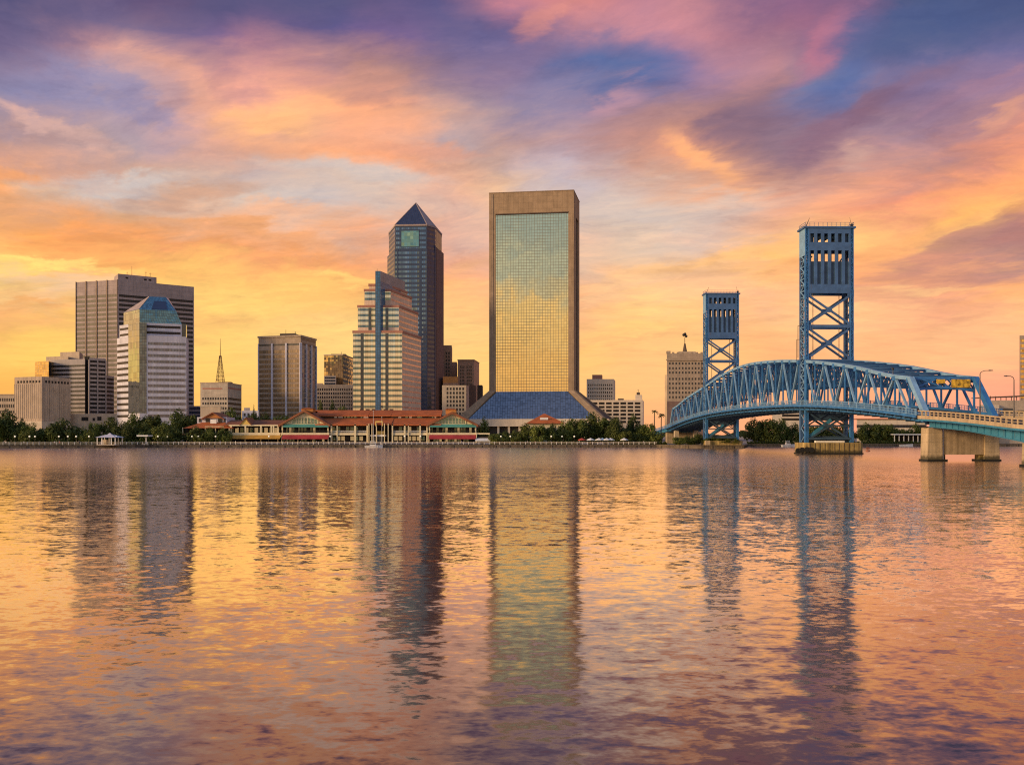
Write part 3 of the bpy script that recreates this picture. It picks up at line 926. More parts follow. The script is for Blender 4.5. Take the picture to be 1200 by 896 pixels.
# mast
Ym = 490
bx, _ = P(258.2, Ym)
zb_, zt_ = Z(449, Yc) + 0.2, Z(396.5, Ym)
r = thing('radio_mast', 'tall dark red lattice radio mast on a pale office roof', 'radio mast', (bx, Ym, zb_))
mb = MB()
H = zt_ - zb_
w0, w1, hh = 2.0, 0.45, H * 0.60
def cor(i, t):
    w = w0 + (w1 - w0) * t
    return Vector((bx + (-w, w, w, -w)[i], Ym + (-w, -w, w, w)[i], zb_ + hh * t))
for i in range(4):
    mb.bar(cor(i, 0), cor(i, 1), 0.18)
seg = 7
for k in range(seg):
    for i in range(4):
        j = (i + 1) % 4
        a, b = k / seg, (k + 1) / seg
        mb.bar(cor(i, a), cor(j, b), 0.09); mb.bar(cor(j, a), cor(i, b), 0.09); mb.bar(cor(i, b), cor(j, b), 0.15)
mb.build('lattice', 'red_metal', r)
mb = MB(); mb.tube((bx, Ym, zb_ + hh), (bx, Ym, zt_), 0.22, 0.08, 6); mb.box(bx - .6, bx + .6, Ym - .6, Ym + .6, zb_ + hh - .2, zb_ + hh + .5); mb.build('aerial', 'red_metal', r)

# low pale houses between
ft = quadfoot(P(283.5, 470), P(303, 470), P(304, 490))
r = begin('low_building', 'small pale low building between the mast block and the column fronted tower', ft)
body(r, 'wall', ft, GZ, Z(481, 470), 'white_panel')
body(r, 'roof_block', quadfoot(P(286, 474), P(293, 474), P(293, 480)), Z(481, 470), Z(477.6, 474), 'grey_panel')
W = Windows(r); f = Face(ft[0], ft[1]); winrow(W, f, .5, f.L - .5, 4, .5, Z(487.5, 470), Z(484, 470), 'glass_dark'); W.done()

# column fronted tower
Yc = 500
ft = quadfoot(P(302.9, 507), P(352.3, Yc), P(370.2, 521))
r = begin('column_tower', 'square office tower with white columns, golden windows and a pale top band', ft)
zt = Z(393.8, Yc)
body(r, 'wall', ft, GZ, zt, 'brown_stone')
fl, fr = Face(ft[0], ft[1]), Face(ft[1], ft[2])
W = Windows(r, 'window_band')
pit = 2.87
for k in range(15):
    zz = Z(413.0, Yc) - pit * k
    for b in range(3):
        W.add(fl.box(MB(), fl.L * b / 3 + .3, fl.L * (b + 1) / 3 - .3, zz, zz + 1.75, -.3, .05), 'glass_bronze')
        W.add(fr.box(MB(), fr.L * b / 3 + .3, fr.L * (b + 1) / 3 - .3, zz, zz + 2.2, -.3, .05), 'glass_navy')
for b in range(3):
    W.add(fl.box(MB(), fl.L * b / 3 + .5, fl.L * (b + 1) / 3 - .5, Z(404.2, Yc), Z(402.2, Yc), -.3, .05), 'glass_dark')
    W.add(fr.box(MB(), fr.L * b / 3 + .4, fr.L * (b + 1) / 3 - .4, Z(404.8, 505), Z(401.8, 505), -.3, .05), 'glass_dark')
    W.add(fr.box(MB(), fr.L * b / 3 + .4, fr.L * (b + 1) / 3 - .4, Z(398.8, 505), Z(396.9, 505), -.3, .05), 'glass_dark')
W.limit = 100; W.done()
for f in (fl, fr):
    for b in range(4):
        u = f.L * b / 3
        mb = MB(); f.box(mb, max(0, u - .5), min(f.L, u + .5), GZ, Z(401.5, Yc), -.2, .75); mb.build('column', 'white_panel', r)
mb = MB(); fl.box(mb, -0.4, fl.L + .4, zt - .3, zt + .7, -1, .5); fr.box(mb, 0.3, fr.L + .3, zt - .3, zt + .7, -1, .5); mb.build('cornice', 'brown_stone', r)
body(r, 'penthouse', quadfoot(P(328, 508), P(345.5, 506), P(352, 518)), zt, Z(390.6, 507), 'dark_brown')
mast(r, 'antenna', (*P(335, 510), Z(390.6, 507)), 2.6, 0.14); mast(r, 'antenna', (*P(346, 510), Z(390.6, 507)), 1.6, 0.25)

# gold glass block and grey wide block in front
ft = quadfoot(P(379.8, 600), P(402, 596), P(413.5, 625))
r = begin('gold_glass_office', 'gold glass office block with a dark right side behind the grey gridded block', ft)
zt = Z(416.5, 600)
body(r, 'wall', ft, GZ, zt, 'glass_gold')
fr = Face(ft[1], ft[2]); W = Windows(r, 'window_band')
for k in range(12):
    W.add(fr.box(MB(), .5, fr.L - .3, zt - 3.4 - 3.1 * k, zt - 1.4 - 3.1 * k, -.2, .06), 'glass_navy')
W.done()
mb = MB(); fl = Face(ft[0], ft[1]); fl.box(mb, -.2, fl.L + .2, zt, zt + .7, -1, .3); fr.box(mb, .2, fr.L, zt, zt + .7, -1, .3); mb.build('parapet', 'tan_plain', r)
body(r, 'penthouse', quadfoot(P(388, 606), P(405, 606), P(407, 618)), zt, Z(414.6, 606), 'dark_brown')
mast(r, 'antenna', (*P(400, 607), Z(414.6, 606)), 1.6, 0.2)
ft = quadfoot(P(379.8, 585), P(393.8, 585), P(394, 597))
r = begin('low_glass_block', 'small blue grey block standing before the gold glass office', ft)
body(r, 'wall', ft, GZ, Z(440.3, 585), 'grey_panel')
f = Face(ft[0], ft[1]); W = Windows(r, 'window_band')
for k in range(3): W.add(f.box(MB(), .4, f.L - .4, Z(443.6 + 3.4 * k, 585), Z(441.6 + 3.4 * k, 585), -.2, .05), 'glass_navy')
W.done()
ft = quadfoot(P(370.6, 560), P(414, 560), P(415, 590))
r = begin('grid_office', 'wide grey beige office block with a dense window grid left of the pink stepped tower', ft)
zt = Z(450.5, 560)
body(r, 'wall', ft, GZ, zt, 'beige_stone')
f = Face(ft[0], ft[1]); W = Windows(r)
for k in range(6):
    winrow(W, f, .5, f.L - .5, 16, .55, Z(457.6 + 4.5 * k, 560), Z(455.0 + 4.5 * k, 560), 'glass_dark')
W.done()
body(r, 'penthouse', quadfoot(P(370.8, 563), P(378.6, 563), P(379, 573)), zt, Z(448.8, 563), 'tan_plain')

# pink stepped tower
r = thing('stepped_tower', 'pink stepped office tower with a blue vertical fin rising above its roof', 'building', (*P(455, 530), GZ), 'downtown buildings')
tiers = [(413.6, 471.4, 515, 493.5, 547, 388.0, 3), (419.3, 467.5, 518, 490.0, 549, 358.2, 2), (427, 458, 521, 482.5, 551, 339.3, 1.5), (432.3, 453, 524, 477, 552, 333.2, 0.5)]
W = Windows(r, 'window_band')
zprev = GZ
for i, (l, c, Y, rr, Yr, py, ov) in enumerate(tiers):
    ft = quadfoot(P(l, Y), P(c, Y), P(rr, Yr))
    zt = Z(py, Y)
    body(r, 'tier', ft, zprev if i else GZ, zt, 'pink_granite')
    fl, fr = Face(ft[0], ft[1]), Face(ft[1], ft[2])
    mb = MB()
    fl.box(mb, -.3, fl.L + .3, zt - 1.1, zt + .35, -1.2, .35); fr.box(mb, .35, fr.L + .2, zt - 1.1, zt + .35, -1.2, .35)
    mb.build('cornice', 'red_granite', r)
    pit = 3.32
    n = int((zt - zprev - 1.8) / pit)
    for k in range(n):
        zz = zt - 3.1 - pit * k
        W.add(fl.box(MB(), .15, fl.L - .15, zz, zz + 1.35, -.3, .05), 'glass_ribbon')
        W.add(fl.box(MB(), .15, fl.L - .15, zz + 1.5, zz + 3.2, -.3, .04), 'glass_champagne')
        W.add(fr.box(MB(), .15, fr.L - .15, zz, zz + 1.0, -.3, .05), 'glass_rose')
    if i < 3:
        uc = fl.L * 0.5
        for cx in ((424.5, 453.5) if i == 0 else (433.5, 453.5) if i == 1 else ()):
            u = (cx - l) / (c - l) * fl.L
            mb = MB(); fl.box(mb, u - .9, u + .9, zprev + 1, zt - 1.3, -.3, .12); mb.build('glass_strip', 'glass_navy', r)
    zprev = zt
W.limit = 100; W.done()
fin = quadfoot(P(439.8, 514.3), P(445.8, 514.3), P(474.2, 549))
body(r, 'fin', fin, Z(487, 512), Z(316.8, 512.5), 'glass_fin')
ff = Face(fin[1], fin[2])
mb = MB(); ff.box(mb, 0.05, ff.L, Z(333, 524), Z(317.2, 512.5), -.3, .08); mb.build('fin_panel', 'mauve_concrete', r)
mb = MB()
ft0 = Face(P(413.6, 515), P(471.4, 515))
for k in range(6):
    ft0.box(mb, ft0.L * (.14 + .12 * k), ft0.L * (.22 + .12 * k), GZ, Z(479, 515), -.2, .15)
mb.build('ground_floor_window', 'glass_dark', r)
mast(r, 'antenna', (*P(442, 515), Z(316.8, 512.5)), 1.6, 0.15)

# octagonal dark tower
r = thing('dark_tower', 'tallest dark navy tower with pale ribbon windows and a pyramid roof', 'building', (*P(487, 650), GZ), 'downtown buildings')
def octo(l, a, b, c, d, sh=0):
    return [P(l, 650), P(a, 626), P(b, 625), P(c, 632), P(d, 655), P(d - 1, 680), P(500, 695), P(465, 695), P(l + 1, 680)]
lo = octo(453.9, 462.6, 500.4, 510.6, 519.6)
up = octo(455.8, 463.2, 500.2, 510.0, 517.6)
zs, ze = Z(294, 630), Z(264, 627)
body(r, 'wall', lo, GZ, zs, 'dark_navy_panel')
body(r, 'crown', up, zs, ze, 'dark_navy_panel')
W = Windows(r, 'window_band')
pit = 3.42
def ring(foot, zz, h, o, faces=(0, 1, 2, 3)):
    mb = MB()
    for i in faces:
        f = Face(foot[i], foot[i + 1])
        if f.L > 3:
            m0 = .5
            f.box(mb, m0, f.L - m0, zz, zz + h, -.3, o)
    return mb
k = 0
zz = zs - 3.2
while zz > 12:
    W.add(ring(lo, zz, 1.7, .06, (0, 1)), 'glass_silver'); W.add(ring(lo, zz, 1.7, .06, (2, 3)), 'glass_navy')
    zz -= pit
zz = zs + 0.8
while zz < ze - 2.5:
    W.add(ring(up, zz, 1.7, .06, (0, 1)), 'glass_silver'); W.add(ring(up, zz, 1.7, .06, (2, 3)), 'glass_navy')
    zz += pit
W.done()
f = Face(lo[1], lo[2])
for px, w in ((493.0, .9), (466.0, .6)):
    mb = MB(); u = (px - 462.6) / (500.4 - 462.6) * f.L; f.box(mb, u - w, u + w, GZ, Z(291.5, 625), -.3, .16); mb.build('groove', 'dark_navy_panel', r)
fr = Face(lo[2], lo[3]); mb = MB(); fr.box(mb, fr.L - 1.2, fr.L - .1, GZ, Z(287, 630), -.3, .2); mb.build('groove', 'dark_navy_panel', r)
fr = Face(lo[3], lo[4]); mb = MB(); fr.box(mb, 1.0, fr.L, GZ, Z(292, 640), -.3, .25); mb.build('side_panel', 'dark_brick', r)
f = Face(up[1], up[2])
def uu(px): return (px - 463.2) / (500.2 - 463.2) * f.L
mb = MB(); f.box(mb, uu(469.3), uu(491.6), Z(289.8, 625), Z(268.6, 625), -.2, .14); mb.build('crown_window_frame', 'dark_navy_panel', r)
mb = MB(); f.box(mb, uu(470.5), uu(490.8), Z(288.8, 625), Z(270.4, 625), -.2, .24); mb.build('crown_window', 'glass_teal', r)
fr = Face(up[3], up[4]); mb = MB(); fr.box(mb, 2.5, fr.L - .5, Z(290, 640), Z(272, 640), -.2, .14); mb.build('crown_window', 'glass_dark', r)
apex = P3(487.4, 237.8, 660)
o2 = [Vector((*p, ze)) for p in up]
cen = Vector((apex[0], 660, ze))
o2 = [cen + (p - cen) * 1.015 for p in o2]
mb = MB()
for i in range(len(o2)):
    j = (i + 1) % len(o2)
    a, b, c = o2[i], o2[j], Vector(apex)
    L = (b - a).length; Hh = ((a + b) / 2 - c).length
    mb.face([a, b, c], [(0, 0), (L, 0), (L / 2, Hh)], 0 if i in (1,) else 1)
mb.face([tuple(p) for p in reversed(o2)], None, 1)
mb.build('pyramid_roof', ['glass_navy', 'mauve_concrete'], r)
mb = MB()
for i in (0, 1, 2, 3, 4): mb.bar(o2[i], apex, 0.55)
mb.build('roof_ridge', 'mauve_concrete', r)
mb = MB(); mb.prism([tuple(p[:2]) for p in o2], ze - .9, ze + .25); mb.build('eave', 'mauve_concrete', r)

# group between the dark tower and the slab tower
ft = quadfoot(P(519, 690), P(529.3, 690), P(530, 715))
r = begin('slim_brick_tower', 'slim brown brick tower beside the dark navy tower', ft)
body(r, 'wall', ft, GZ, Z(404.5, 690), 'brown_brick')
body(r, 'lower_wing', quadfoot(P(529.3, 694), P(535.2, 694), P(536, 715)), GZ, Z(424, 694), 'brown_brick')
f = Face(ft[0], ft[1]); W = Windows(r)
for k in range(8): winrow(W, f, f.L * .25, f.L * .85, 2, .55, Z(415 + 4.2 * k, 690), Z(412.4 + 4.2 * k, 690), 'glass_dark')
W.done()
ft = quadfoot(P(536.5, 680), P(555.5, 680), P(561.5, 710))
r = begin('brick_office', 'broad brown brick office block with paired dark windows left of the mirrored slab', ft)
zt = Z(422.3, 680)
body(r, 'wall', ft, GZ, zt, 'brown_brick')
body(r, 'lower_wing', quadfoot(P(560, 700), P(565, 700), P(566, 720)), GZ, Z(451, 700), 'dark_brown')
f = Face(ft[0], ft[1]); fr = Face(ft[1], ft[2]); W = Windows(r)
for k in range(8):
    for a, b in ((.12, .42), (.52, .88)):
        winrow(W, f, f.L * a, f.L * b, 3, .6, Z(431.2 + 4.0 * k, 680), Z(428.6 + 4.0 * k, 680), 'glass_dark')
W.done()
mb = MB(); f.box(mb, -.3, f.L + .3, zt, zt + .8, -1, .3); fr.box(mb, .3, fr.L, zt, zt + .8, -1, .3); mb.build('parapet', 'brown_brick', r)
ft = quadfoot(P(519, 640), P(536.6, 640), P(537, 660))
r = begin('rust_block', 'plain rust orange wall block above the pale square windowed office', ft)
body(r, 'wall', ft, GZ, Z(441.2, 640), 'rust_panel')
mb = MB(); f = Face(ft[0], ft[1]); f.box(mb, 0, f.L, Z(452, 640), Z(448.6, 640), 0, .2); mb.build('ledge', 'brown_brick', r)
ft = quadfoot(P(518, 600), P(546.3, 600), P(557.5, 630))
r = begin('square_window_office', 'pale office with six columns of square dark windows behind the right gable pavilion', ft)
body(r, 'wall', ft, GZ, Z(451.3, 600), 'pale_stone')
f = Face(ft[0], ft[1]); W = Windows(r)
for k in range(8): winrow(W, f, f.L * .16, f.L * .94, 6, .56, Z(457 + 4.85 * k, 600), Z(453.9 + 4.85 * k, 600), 'glass_dark')
W.done()
fr = Face(ft[1], ft[2]); mb = MB(); fr.box(mb, fr.L * .3, fr.L, GZ, Z(450.5, 615), -.2, .15); mb.build('side_wall', 'dark_brown', r)

# mirrored slab tower with flared base
r = thing('mirror_slab_tower', 'broad slab tower with mirrored glass in a brown concrete frame, flaring at its base', 'building', (*P(625, 560), GZ), 'downtown buildings')
FL, FR, BR = P(573.2, 557), P(672.4, 550), P(679.0, 578)
ft = quadfoot(FL, FR, BR)
fl, fr = Face(ft[0], ft[1]), Face(ft[1], ft[2])
zt, zh, zg = Z(223.2, 550), Z(248.8, 552), Z(458.5, 553)
zk = zg + 3.5
core = [fl.pt(0.3, -1.0, 0)[:2], fl.pt(fl.L - 1.0, -1.0, 0)[:2], fr.pt(fr.L - .5, -1.0, 0)[:2], (ft[3][0] + 1, ft[3][1])]
body(r, 'core', core, GZ, zt - .4, 'dark_brown')
mb = MB()
uL, uR = (580.9 - 573.2) / 99.2 * fl.L, fl.L - (672.4 - 666.0) / 99.2 * fl.L
fl.box(mb, 0, uL, zg, zt, -6, 0.0)
fl.box(mb, uR, fl.L, zg, zt, -3.0, 0.0)
fl.box(mb, uL, uR, zh, zt, -6, -0.004)
fr.box(mb, 3.0, fr.L * .36, zg, zt, -2.0, -0.05)
fr.box(mb, fr.L * .80, fr.L, zg, zt, -3.0, 0.0)
fr.box(mb, fr.L * .36, fr.L * .80, Z(254, 560), zt, -2.5, -0.05)
mb.build('concrete_frame', 'frame_concrete', r)
mb = MB(); fl.box(mb, uL - .2, uR + .2, zh - .55, zh + .1, -1.4, 0.18); mb.build('header_edge', 'dark_brown', r)
mb = MB(); fl.box(mb, -.15, fl.L + .15, zt, zt + .5, -2, .2); fr.box(mb, .2, fr.L + .1, zt, zt + .5, -2, .2); mb.build('parapet', 'brown_concrete', r)
mb = MB(); fl.box(mb, 0.9, uL * .62, zg, zt - .5, 0.002, .25); mb.build('edge_rib', 'brown_concrete', r)
mb = MB(); fl.box(mb, uL - .05, uR + .05, zg - 1, zh, -1.8, -0.75); mb.build('curtain_wall', 'glass_modis', r)
mb = MB(); fr.box(mb, fr.L * .36, fr.L * .80, zg - 1, Z(254, 560), -2.6, -1.6); mb.build('curtain_wall', 'glass_navy', r)
# flared base: frustum of glass with concrete hips
eL, nF, eR, nR = -fl.d, fl.n, fr.d, fr.n
OUT = 20.0
zb0 = Z(491, 540)
def foot_pt(c, k):    # corner index, offset k
    c = Vector((*ft[c], 0))
    return c
A0, B0, C0 = Vector((*ft[0], 0)), Vector((*ft[1], 0)), Vector((*ft[2], 0))
def at(v, z): return (v.x, v.y, z)
kA = A0 + eL * OUT + nF * OUT * .55
kB = B0 - eL * OUT + nF * OUT * .55
kC = C0 - eL * (OUT + 3) + eR * 4
kD = Vector((*ft[3], 0)) + eL * OUT
# front sloping glass
gA, gB = A0 + fl.d * uL - nF * .5, A0 + fl.d * uR - nF * .5
hA, hB = kA + fl.d * 7.5, kB - fl.d * 5.0
mb = MB()
Ls = (hA - gA).length + 10
w0 = (gB - gA).length; w1 = (hB - hA).length
mb.face([at(hA, zb0), at(hB, zb0), at(gB, zg), at(gA, zg)], [(-(w1 - w0) / 2, 0), (w0 + (w1 - w0) / 2, 0), (w0, 32), (0, 32)])
mb.build('sloped_glazing', 'glass_slope', r)
mb = MB()
off = nF * 1.0
def strip(p0, p1, q1, q0, zq, zp, thick=1.4, up=0.0):
    # slab between the top edge p0-p1 (height zp) and bottom edge q0-q1 (height zq)
    n_ = (Vector((q1.x - q0.x, q1.y - q0.y, 0))).cross(Vector((p0.x - q0.x, p0.y - q0.y, zp - zq))).normalized()
    if n_.z < 0: n_ = -n_
    n_ = n_ * thick
    c = [Vector(at(q0, zq)), Vector(at(q1, zq)), Vector(at(p1, zp)), Vector(at(p0, zp))]
    mb.hexa([*[tuple(v - n_ * .5) for v in c], *[tuple(v + n_ * .5) for v in c]])
strip(A0, A0 + fl.d * uL, kA + fl.d * 7.5, kA, zb0 - .3, zg + .2)
mb.build('flared_frame', 'frame_concrete', r); mb = MB()
strip(A0 + fl.d * uR, B0, kB, kB - fl.d * 5.0, zb0 - .3, zg + .2)
strip(B0 + nF * .02, B0 + fr.d * (fr.L * .36), kB + fr.d * (fr.L * .40), kB, zb0 - .3, zg + .2)
mb.build('flared_frame', 'frame_concrete', r); mb = MB()
strip(C0 - fr.d * 6, C0, kC, kC - fr.d * 6, zb0 - .3, zg + .2)
mb.build('flared_frame', 'frame_concrete', r)
mb = MB()
mb.face([at(kB + fr.d * (fr.L * .40), zb0), at(kC - fr.d * 6, zb0), at(C0 - fr.d * 6, zg), at(B0 + fr.d * (fr.L * .36), zg)], [(0, 0), (14, 0), (14, 32), (0, 32)])
mb.face([at(kD, zb0), at(kA, zb0), at(A0, zg), at(Vector((*ft[3], 0)), zg)], [(0, 0), (14, 0), (14, 32), (0, 32)])
mb.build('side_glazing', 'dark_brown', r)
# podium with columns
pl = Face((kA.x - 1, kA.y - .5), (kB.x + 2, kB.y - .5))
mb = MB(); pl.box(mb, 0, pl.L, GZ, zb0, -18, -2.5); mb.build('podium_wall', 'glass_brown', r)
mb = MB(); pl.box(mb, -.6, pl.L + .6, Z(499.3, 540), zb0 + .2, -3.0, .8); mb.build('frieze', 'pale_stone', r)
for k in range(15):
    u = 1.2 + (pl.L - 2.4) * k / 14
    mb = MB(); pl.box(mb, u - .65, u + .65, GZ, Z(499.3, 540), -1.6, -.2); mb.build('column', 'pale_stone', r)
for px, h, c in ((608, 1.3, False), (628.5, 3.4, False), (643.5, 2.8, True)):
    mast(r, 'antenna', (*P(px, 562), zt), h, 0.2 if h > 2 else .6, cross=c)

# right of the slab
ft = quadfoot(P(687.5, 700), P(719.3, 700), P(721, 725))
r = begin('plain_office', 'small beige office block with window rows and a rust red rooftop box', ft)
zt = Z(444, 700)
body(r, 'wall', ft, GZ, zt, 'pale_stone')
body(r, 'roof_box', quadfoot(P(694, 704), P(705.6, 704), P(706, 716)), zt, Z(439, 704), 'red_granite')
f = Face(ft[0], ft[1]); W = Windows(r)
for k in range(6): winrow(W, f, .8, f.L - .8, 12, .5, Z(452.2 + 4.3 * k, 700), Z(449.8 + 4.3 * k, 700), 'glass_dark')
W.done()
ft = quadfoot(P(690, 655), P(753.2, 655), P(754.5, 685))
r = begin('parking_garage', 'pale concrete parking garage with open dark decks right of the mirrored slab', ft, 'parking garage')
zt = Z(468.5, 655)
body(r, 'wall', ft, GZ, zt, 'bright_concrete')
f = Face(ft[0], ft[1]); W = Windows(r, 'deck_opening')
for k in range(6): winrow(W, f, f.L * .04, f.L * .97, 7, .78, Z(473.7 + 4.35 * k, 655), Z(471.1 + 4.35 * k, 655), 'dark_interior')
W.done()
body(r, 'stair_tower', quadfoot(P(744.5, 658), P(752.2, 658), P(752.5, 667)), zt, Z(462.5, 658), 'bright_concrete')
body(r, 'stair_head', quadfoot(P(746, 659), P(750, 659), P(750, 665)), Z(462.5, 658), Z(459.5, 658), 'dark_brown')
body(r, 'roof_unit', quadfoot(P(724, 660), P(731, 660), P(731, 667)), zt, Z(466.8, 660), 'dark_brown')
mast(r, 'antenna', (*P(748, 661), Z(459.5, 658)), 2.5, .18, cross=True)

# stone hotel with spire
Yc = 560
ft = quadfoot(P(781.5, 560), P(826, 560), P(828, 590))
r = begin('stone_tower', 'old beige stone tower with a cornice and rooftop spire behind the blue bridge', ft)
zt = Z(414, 560)
body(r, 'wall', ft, GZ, zt, 'brown_stone')
body(r, 'side_wing', quadfoot(P(779, 566), P(781.6, 564), P(784, 580)), GZ, Z(439, 565), 'tan_plain')
f = Face(ft[0], ft[1]); W = Windows(r)
for k, a in enumerate((424.5, 430, 435.2, 442.5, 448.0, 453.3, 458.6, 463.9)):
    winrow(W, f, .8, f.L - .8, 11, .45, Z(a + 2.6, Yc), Z(a, Yc), 'glass_dark')
W.done()
mb = MB(); f.box(mb, -.5, f.L + .5, Z(422.3, Yc), Z(420.9, Yc), -.2, .7); mb.build('cornice', 'brown_stone', r)
mb = MB(); f.box(mb, 0, f.L, GZ, Z(470, Yc), -.2, .12); mb.build('lower_wall', 'dark_brick', r)
mb = MB()
for k in range(8): f.box(mb, f.L * k / 8 + .4, f.L * k / 8 + 1.8, zt, zt + .9, -1, .1)
f.box(mb, 0, 2.4, zt, zt + 1.6, -3, .15)
mb.build('parapet', 'brown_stone', r)
body(r, 'penthouse', quadfoot(P(795, 566), P(815, 566), P(816, 576)), zt, Z(411.8, 566), 'tan_plain')
mb = MB()
x0, y0 = P(802.5, 568)
mb.tube((x0, y0, Z(412, 568)), (x0, y0, Z(402.5, 568)), 1.5, .5, 6); mb.build('spire', 'dark_brown', r)
mb = MB()
mb.tube((x0, y0, Z(402.5, 568)), (x0, y0, Z(395, 568)), .22, .16, 6)
mb.ball((x0 - .7, y0, Z(392.3, 568)), 1.0); mb.ball((x0 + .9, y0, Z(393.8, 568)), .95); mb.ball((x0 + .2, y0, Z(391.2, 568)), .9)
mb.build('weather_vane', 'dark_metal', r)

# right edge
ft = quadfoot(P(1194.8, 600), P(1240, 600), P(1242, 630))
r = begin('edge_tower', 'gold striped office tower cut off by the right edge of the view', ft)
zt = Z(393, 600)
body(r, 'wall', ft, GZ, zt, 'tan_concrete')
f = Face(ft[0], ft[1]); W = Windows(r, 'window_band')
for k in range(18): W.add(f.box(MB(), .7, f.L - .7, zt - 4.6 - 3.6 * k, zt - 2.6 - 3.6 * k, -.2, .05), 'glass_gold')
W.done()
Yb = 420
ft = quadfoot(P(1158, Yb), P(1260, Yb), P(1262, Yb + 25))
r = begin('beige_hall', 'long low beige building behind the bridge approach with a brown roof canopy', ft)
zt = Z(469, Yb)
body(r, 'wall', ft, GZ, zt, 'tan_plain')
body(r, 'lower_wing', quadfoot(P(1148, Yb - 4), P(1171, Yb - 4), P(1171, Yb + 10)), GZ, Z(474.5, Yb), 'pale_stone')
f = Face(ft[0], ft[1]); W = Windows(r)
W.add(f.box(MB(), (1172.5 - 1158) * .42, (1187 - 1158) * .42, Z(484, Yb), Z(478.4, Yb), -.2, .05), 'glass_navy')
W.add(f.box(MB(), (1191.5 - 1158) * .42, (1212 - 1158) * .42, Z(484, Yb), Z(480.5, Yb), -.2, .05), 'glass_dark')
W.done()
mb = MB()
for k in range(9):
    u0 = -3 + k * 2.6
    mb.bar(f.pt(u0, -2, zt), f.pt(u0, -2, zt + 2.3 - abs(k - 2) * .1), .25)
mb.hexa([f.pt(-4, -.5, zt + 1.2), f.pt(18, -.5, zt + 1.9), f.pt(18, -8, zt + 1.9), f.pt(-4, -8, zt + 1.2), f.pt(-4, -.5, zt + 1.6), f.pt(18, -.5, zt + 2.5), f.pt(18, -8, zt + 2.5), f.pt(-4, -8, zt + 1.6)])
mb.build('roof_canopy', 'dark_brown', r)

# low buildings seen under the bridge
ft = quadfoot(P(905, 500), P(938, 500), P(939, 520))
r = begin('deck_building', 'low beige building with dark decks seen under the lift span', ft)
body(r, 'wall', ft, GZ, Z(478, 500), 'pale_stone')
f = Face(ft[0], ft[1]); W = Windows(r, 'deck_opening')
for k in range(3): W.add(f.box(MB(), f.L * .35, f.L - .5, Z(483.5 + 4.5 * k, 500), Z(480.8 + 4.5 * k, 500), -.2, .05), 'dark_interior')
W.done()
ft = quadfoot(P(1004, 480), P(1085, 480), P(1086, 500))
r = begin('riverside_hall', 'long low sandy riverside building behind the trees under the near span', ft)
body(r, 'wall', ft, GZ, Z(491.5, 480), 'pale_stone')
f = Face(ft[0], ft[1]); mb = MB(); f.box(mb, 0, f.L, Z(501, 480), Z(497.6, 480), -.2, .1); mb.build('window_band', 'glass_dark', r)
mb = MB(); f.box(mb, -.5, f.L + .5, Z(491.5, 480), Z(490.4, 480), -4, .5); mb.build('roof', 'roof_brown', r)
# ------------------------------------------------------------------ riverside marketplace
YL = 377.0
LS = YL / 1000.0
def X(px, Y=YL): return (px - 600) / 1000 * Y
def bx(mb, px0, px1, py0, py1, y0, y1, mi=0):
    """box given by photograph columns and rows at depth y0 (front)"""
    mb.box(X(px0, y0), X(px1, y0), y0, y1, Z(py1, y0), Z(py0, y0), mi)
def gable_roof(mb, px0, pxc, px1, pye, pya, y0, y1, th=.7, over=1.0):
    xl, xc, xr = X(px0, y0), X(pxc, y0), X(px1, y0)
    ze_, za = Z(pye, y0), Z(pya, y0)
    for (a, b) in ((xl, xc), (xr, xc)):
        mb.hexa([(a, y0 - over, ze_ - th), (b, y0 - over, za - th), (b, y1, za - th), (a, y1, ze_ - th),
                 (a, y0 - over, ze_), (b, y0 - over, za), (b, y1, za), (a, y1, ze_)])
def slope_roof(mb, px0, px1, y0, pyl, y1, pyh, th=.4):
    a0, a1, b0, b1 = X(px0, y0), X(px1, y0), X(px0, y0), X(px1, y0)
    z0, z1 = Z(pyl, y0), Z(pyh, y1)
    mb.hexa([(a0, y0, z0 - th), (a1, y0, z0 - th), (b1, y1, z1 - th), (b0, y1, z1 - th), (a0, y0, z0), (a1, y0, z0), (b1, y1, z1), (b0, y1, z1)])

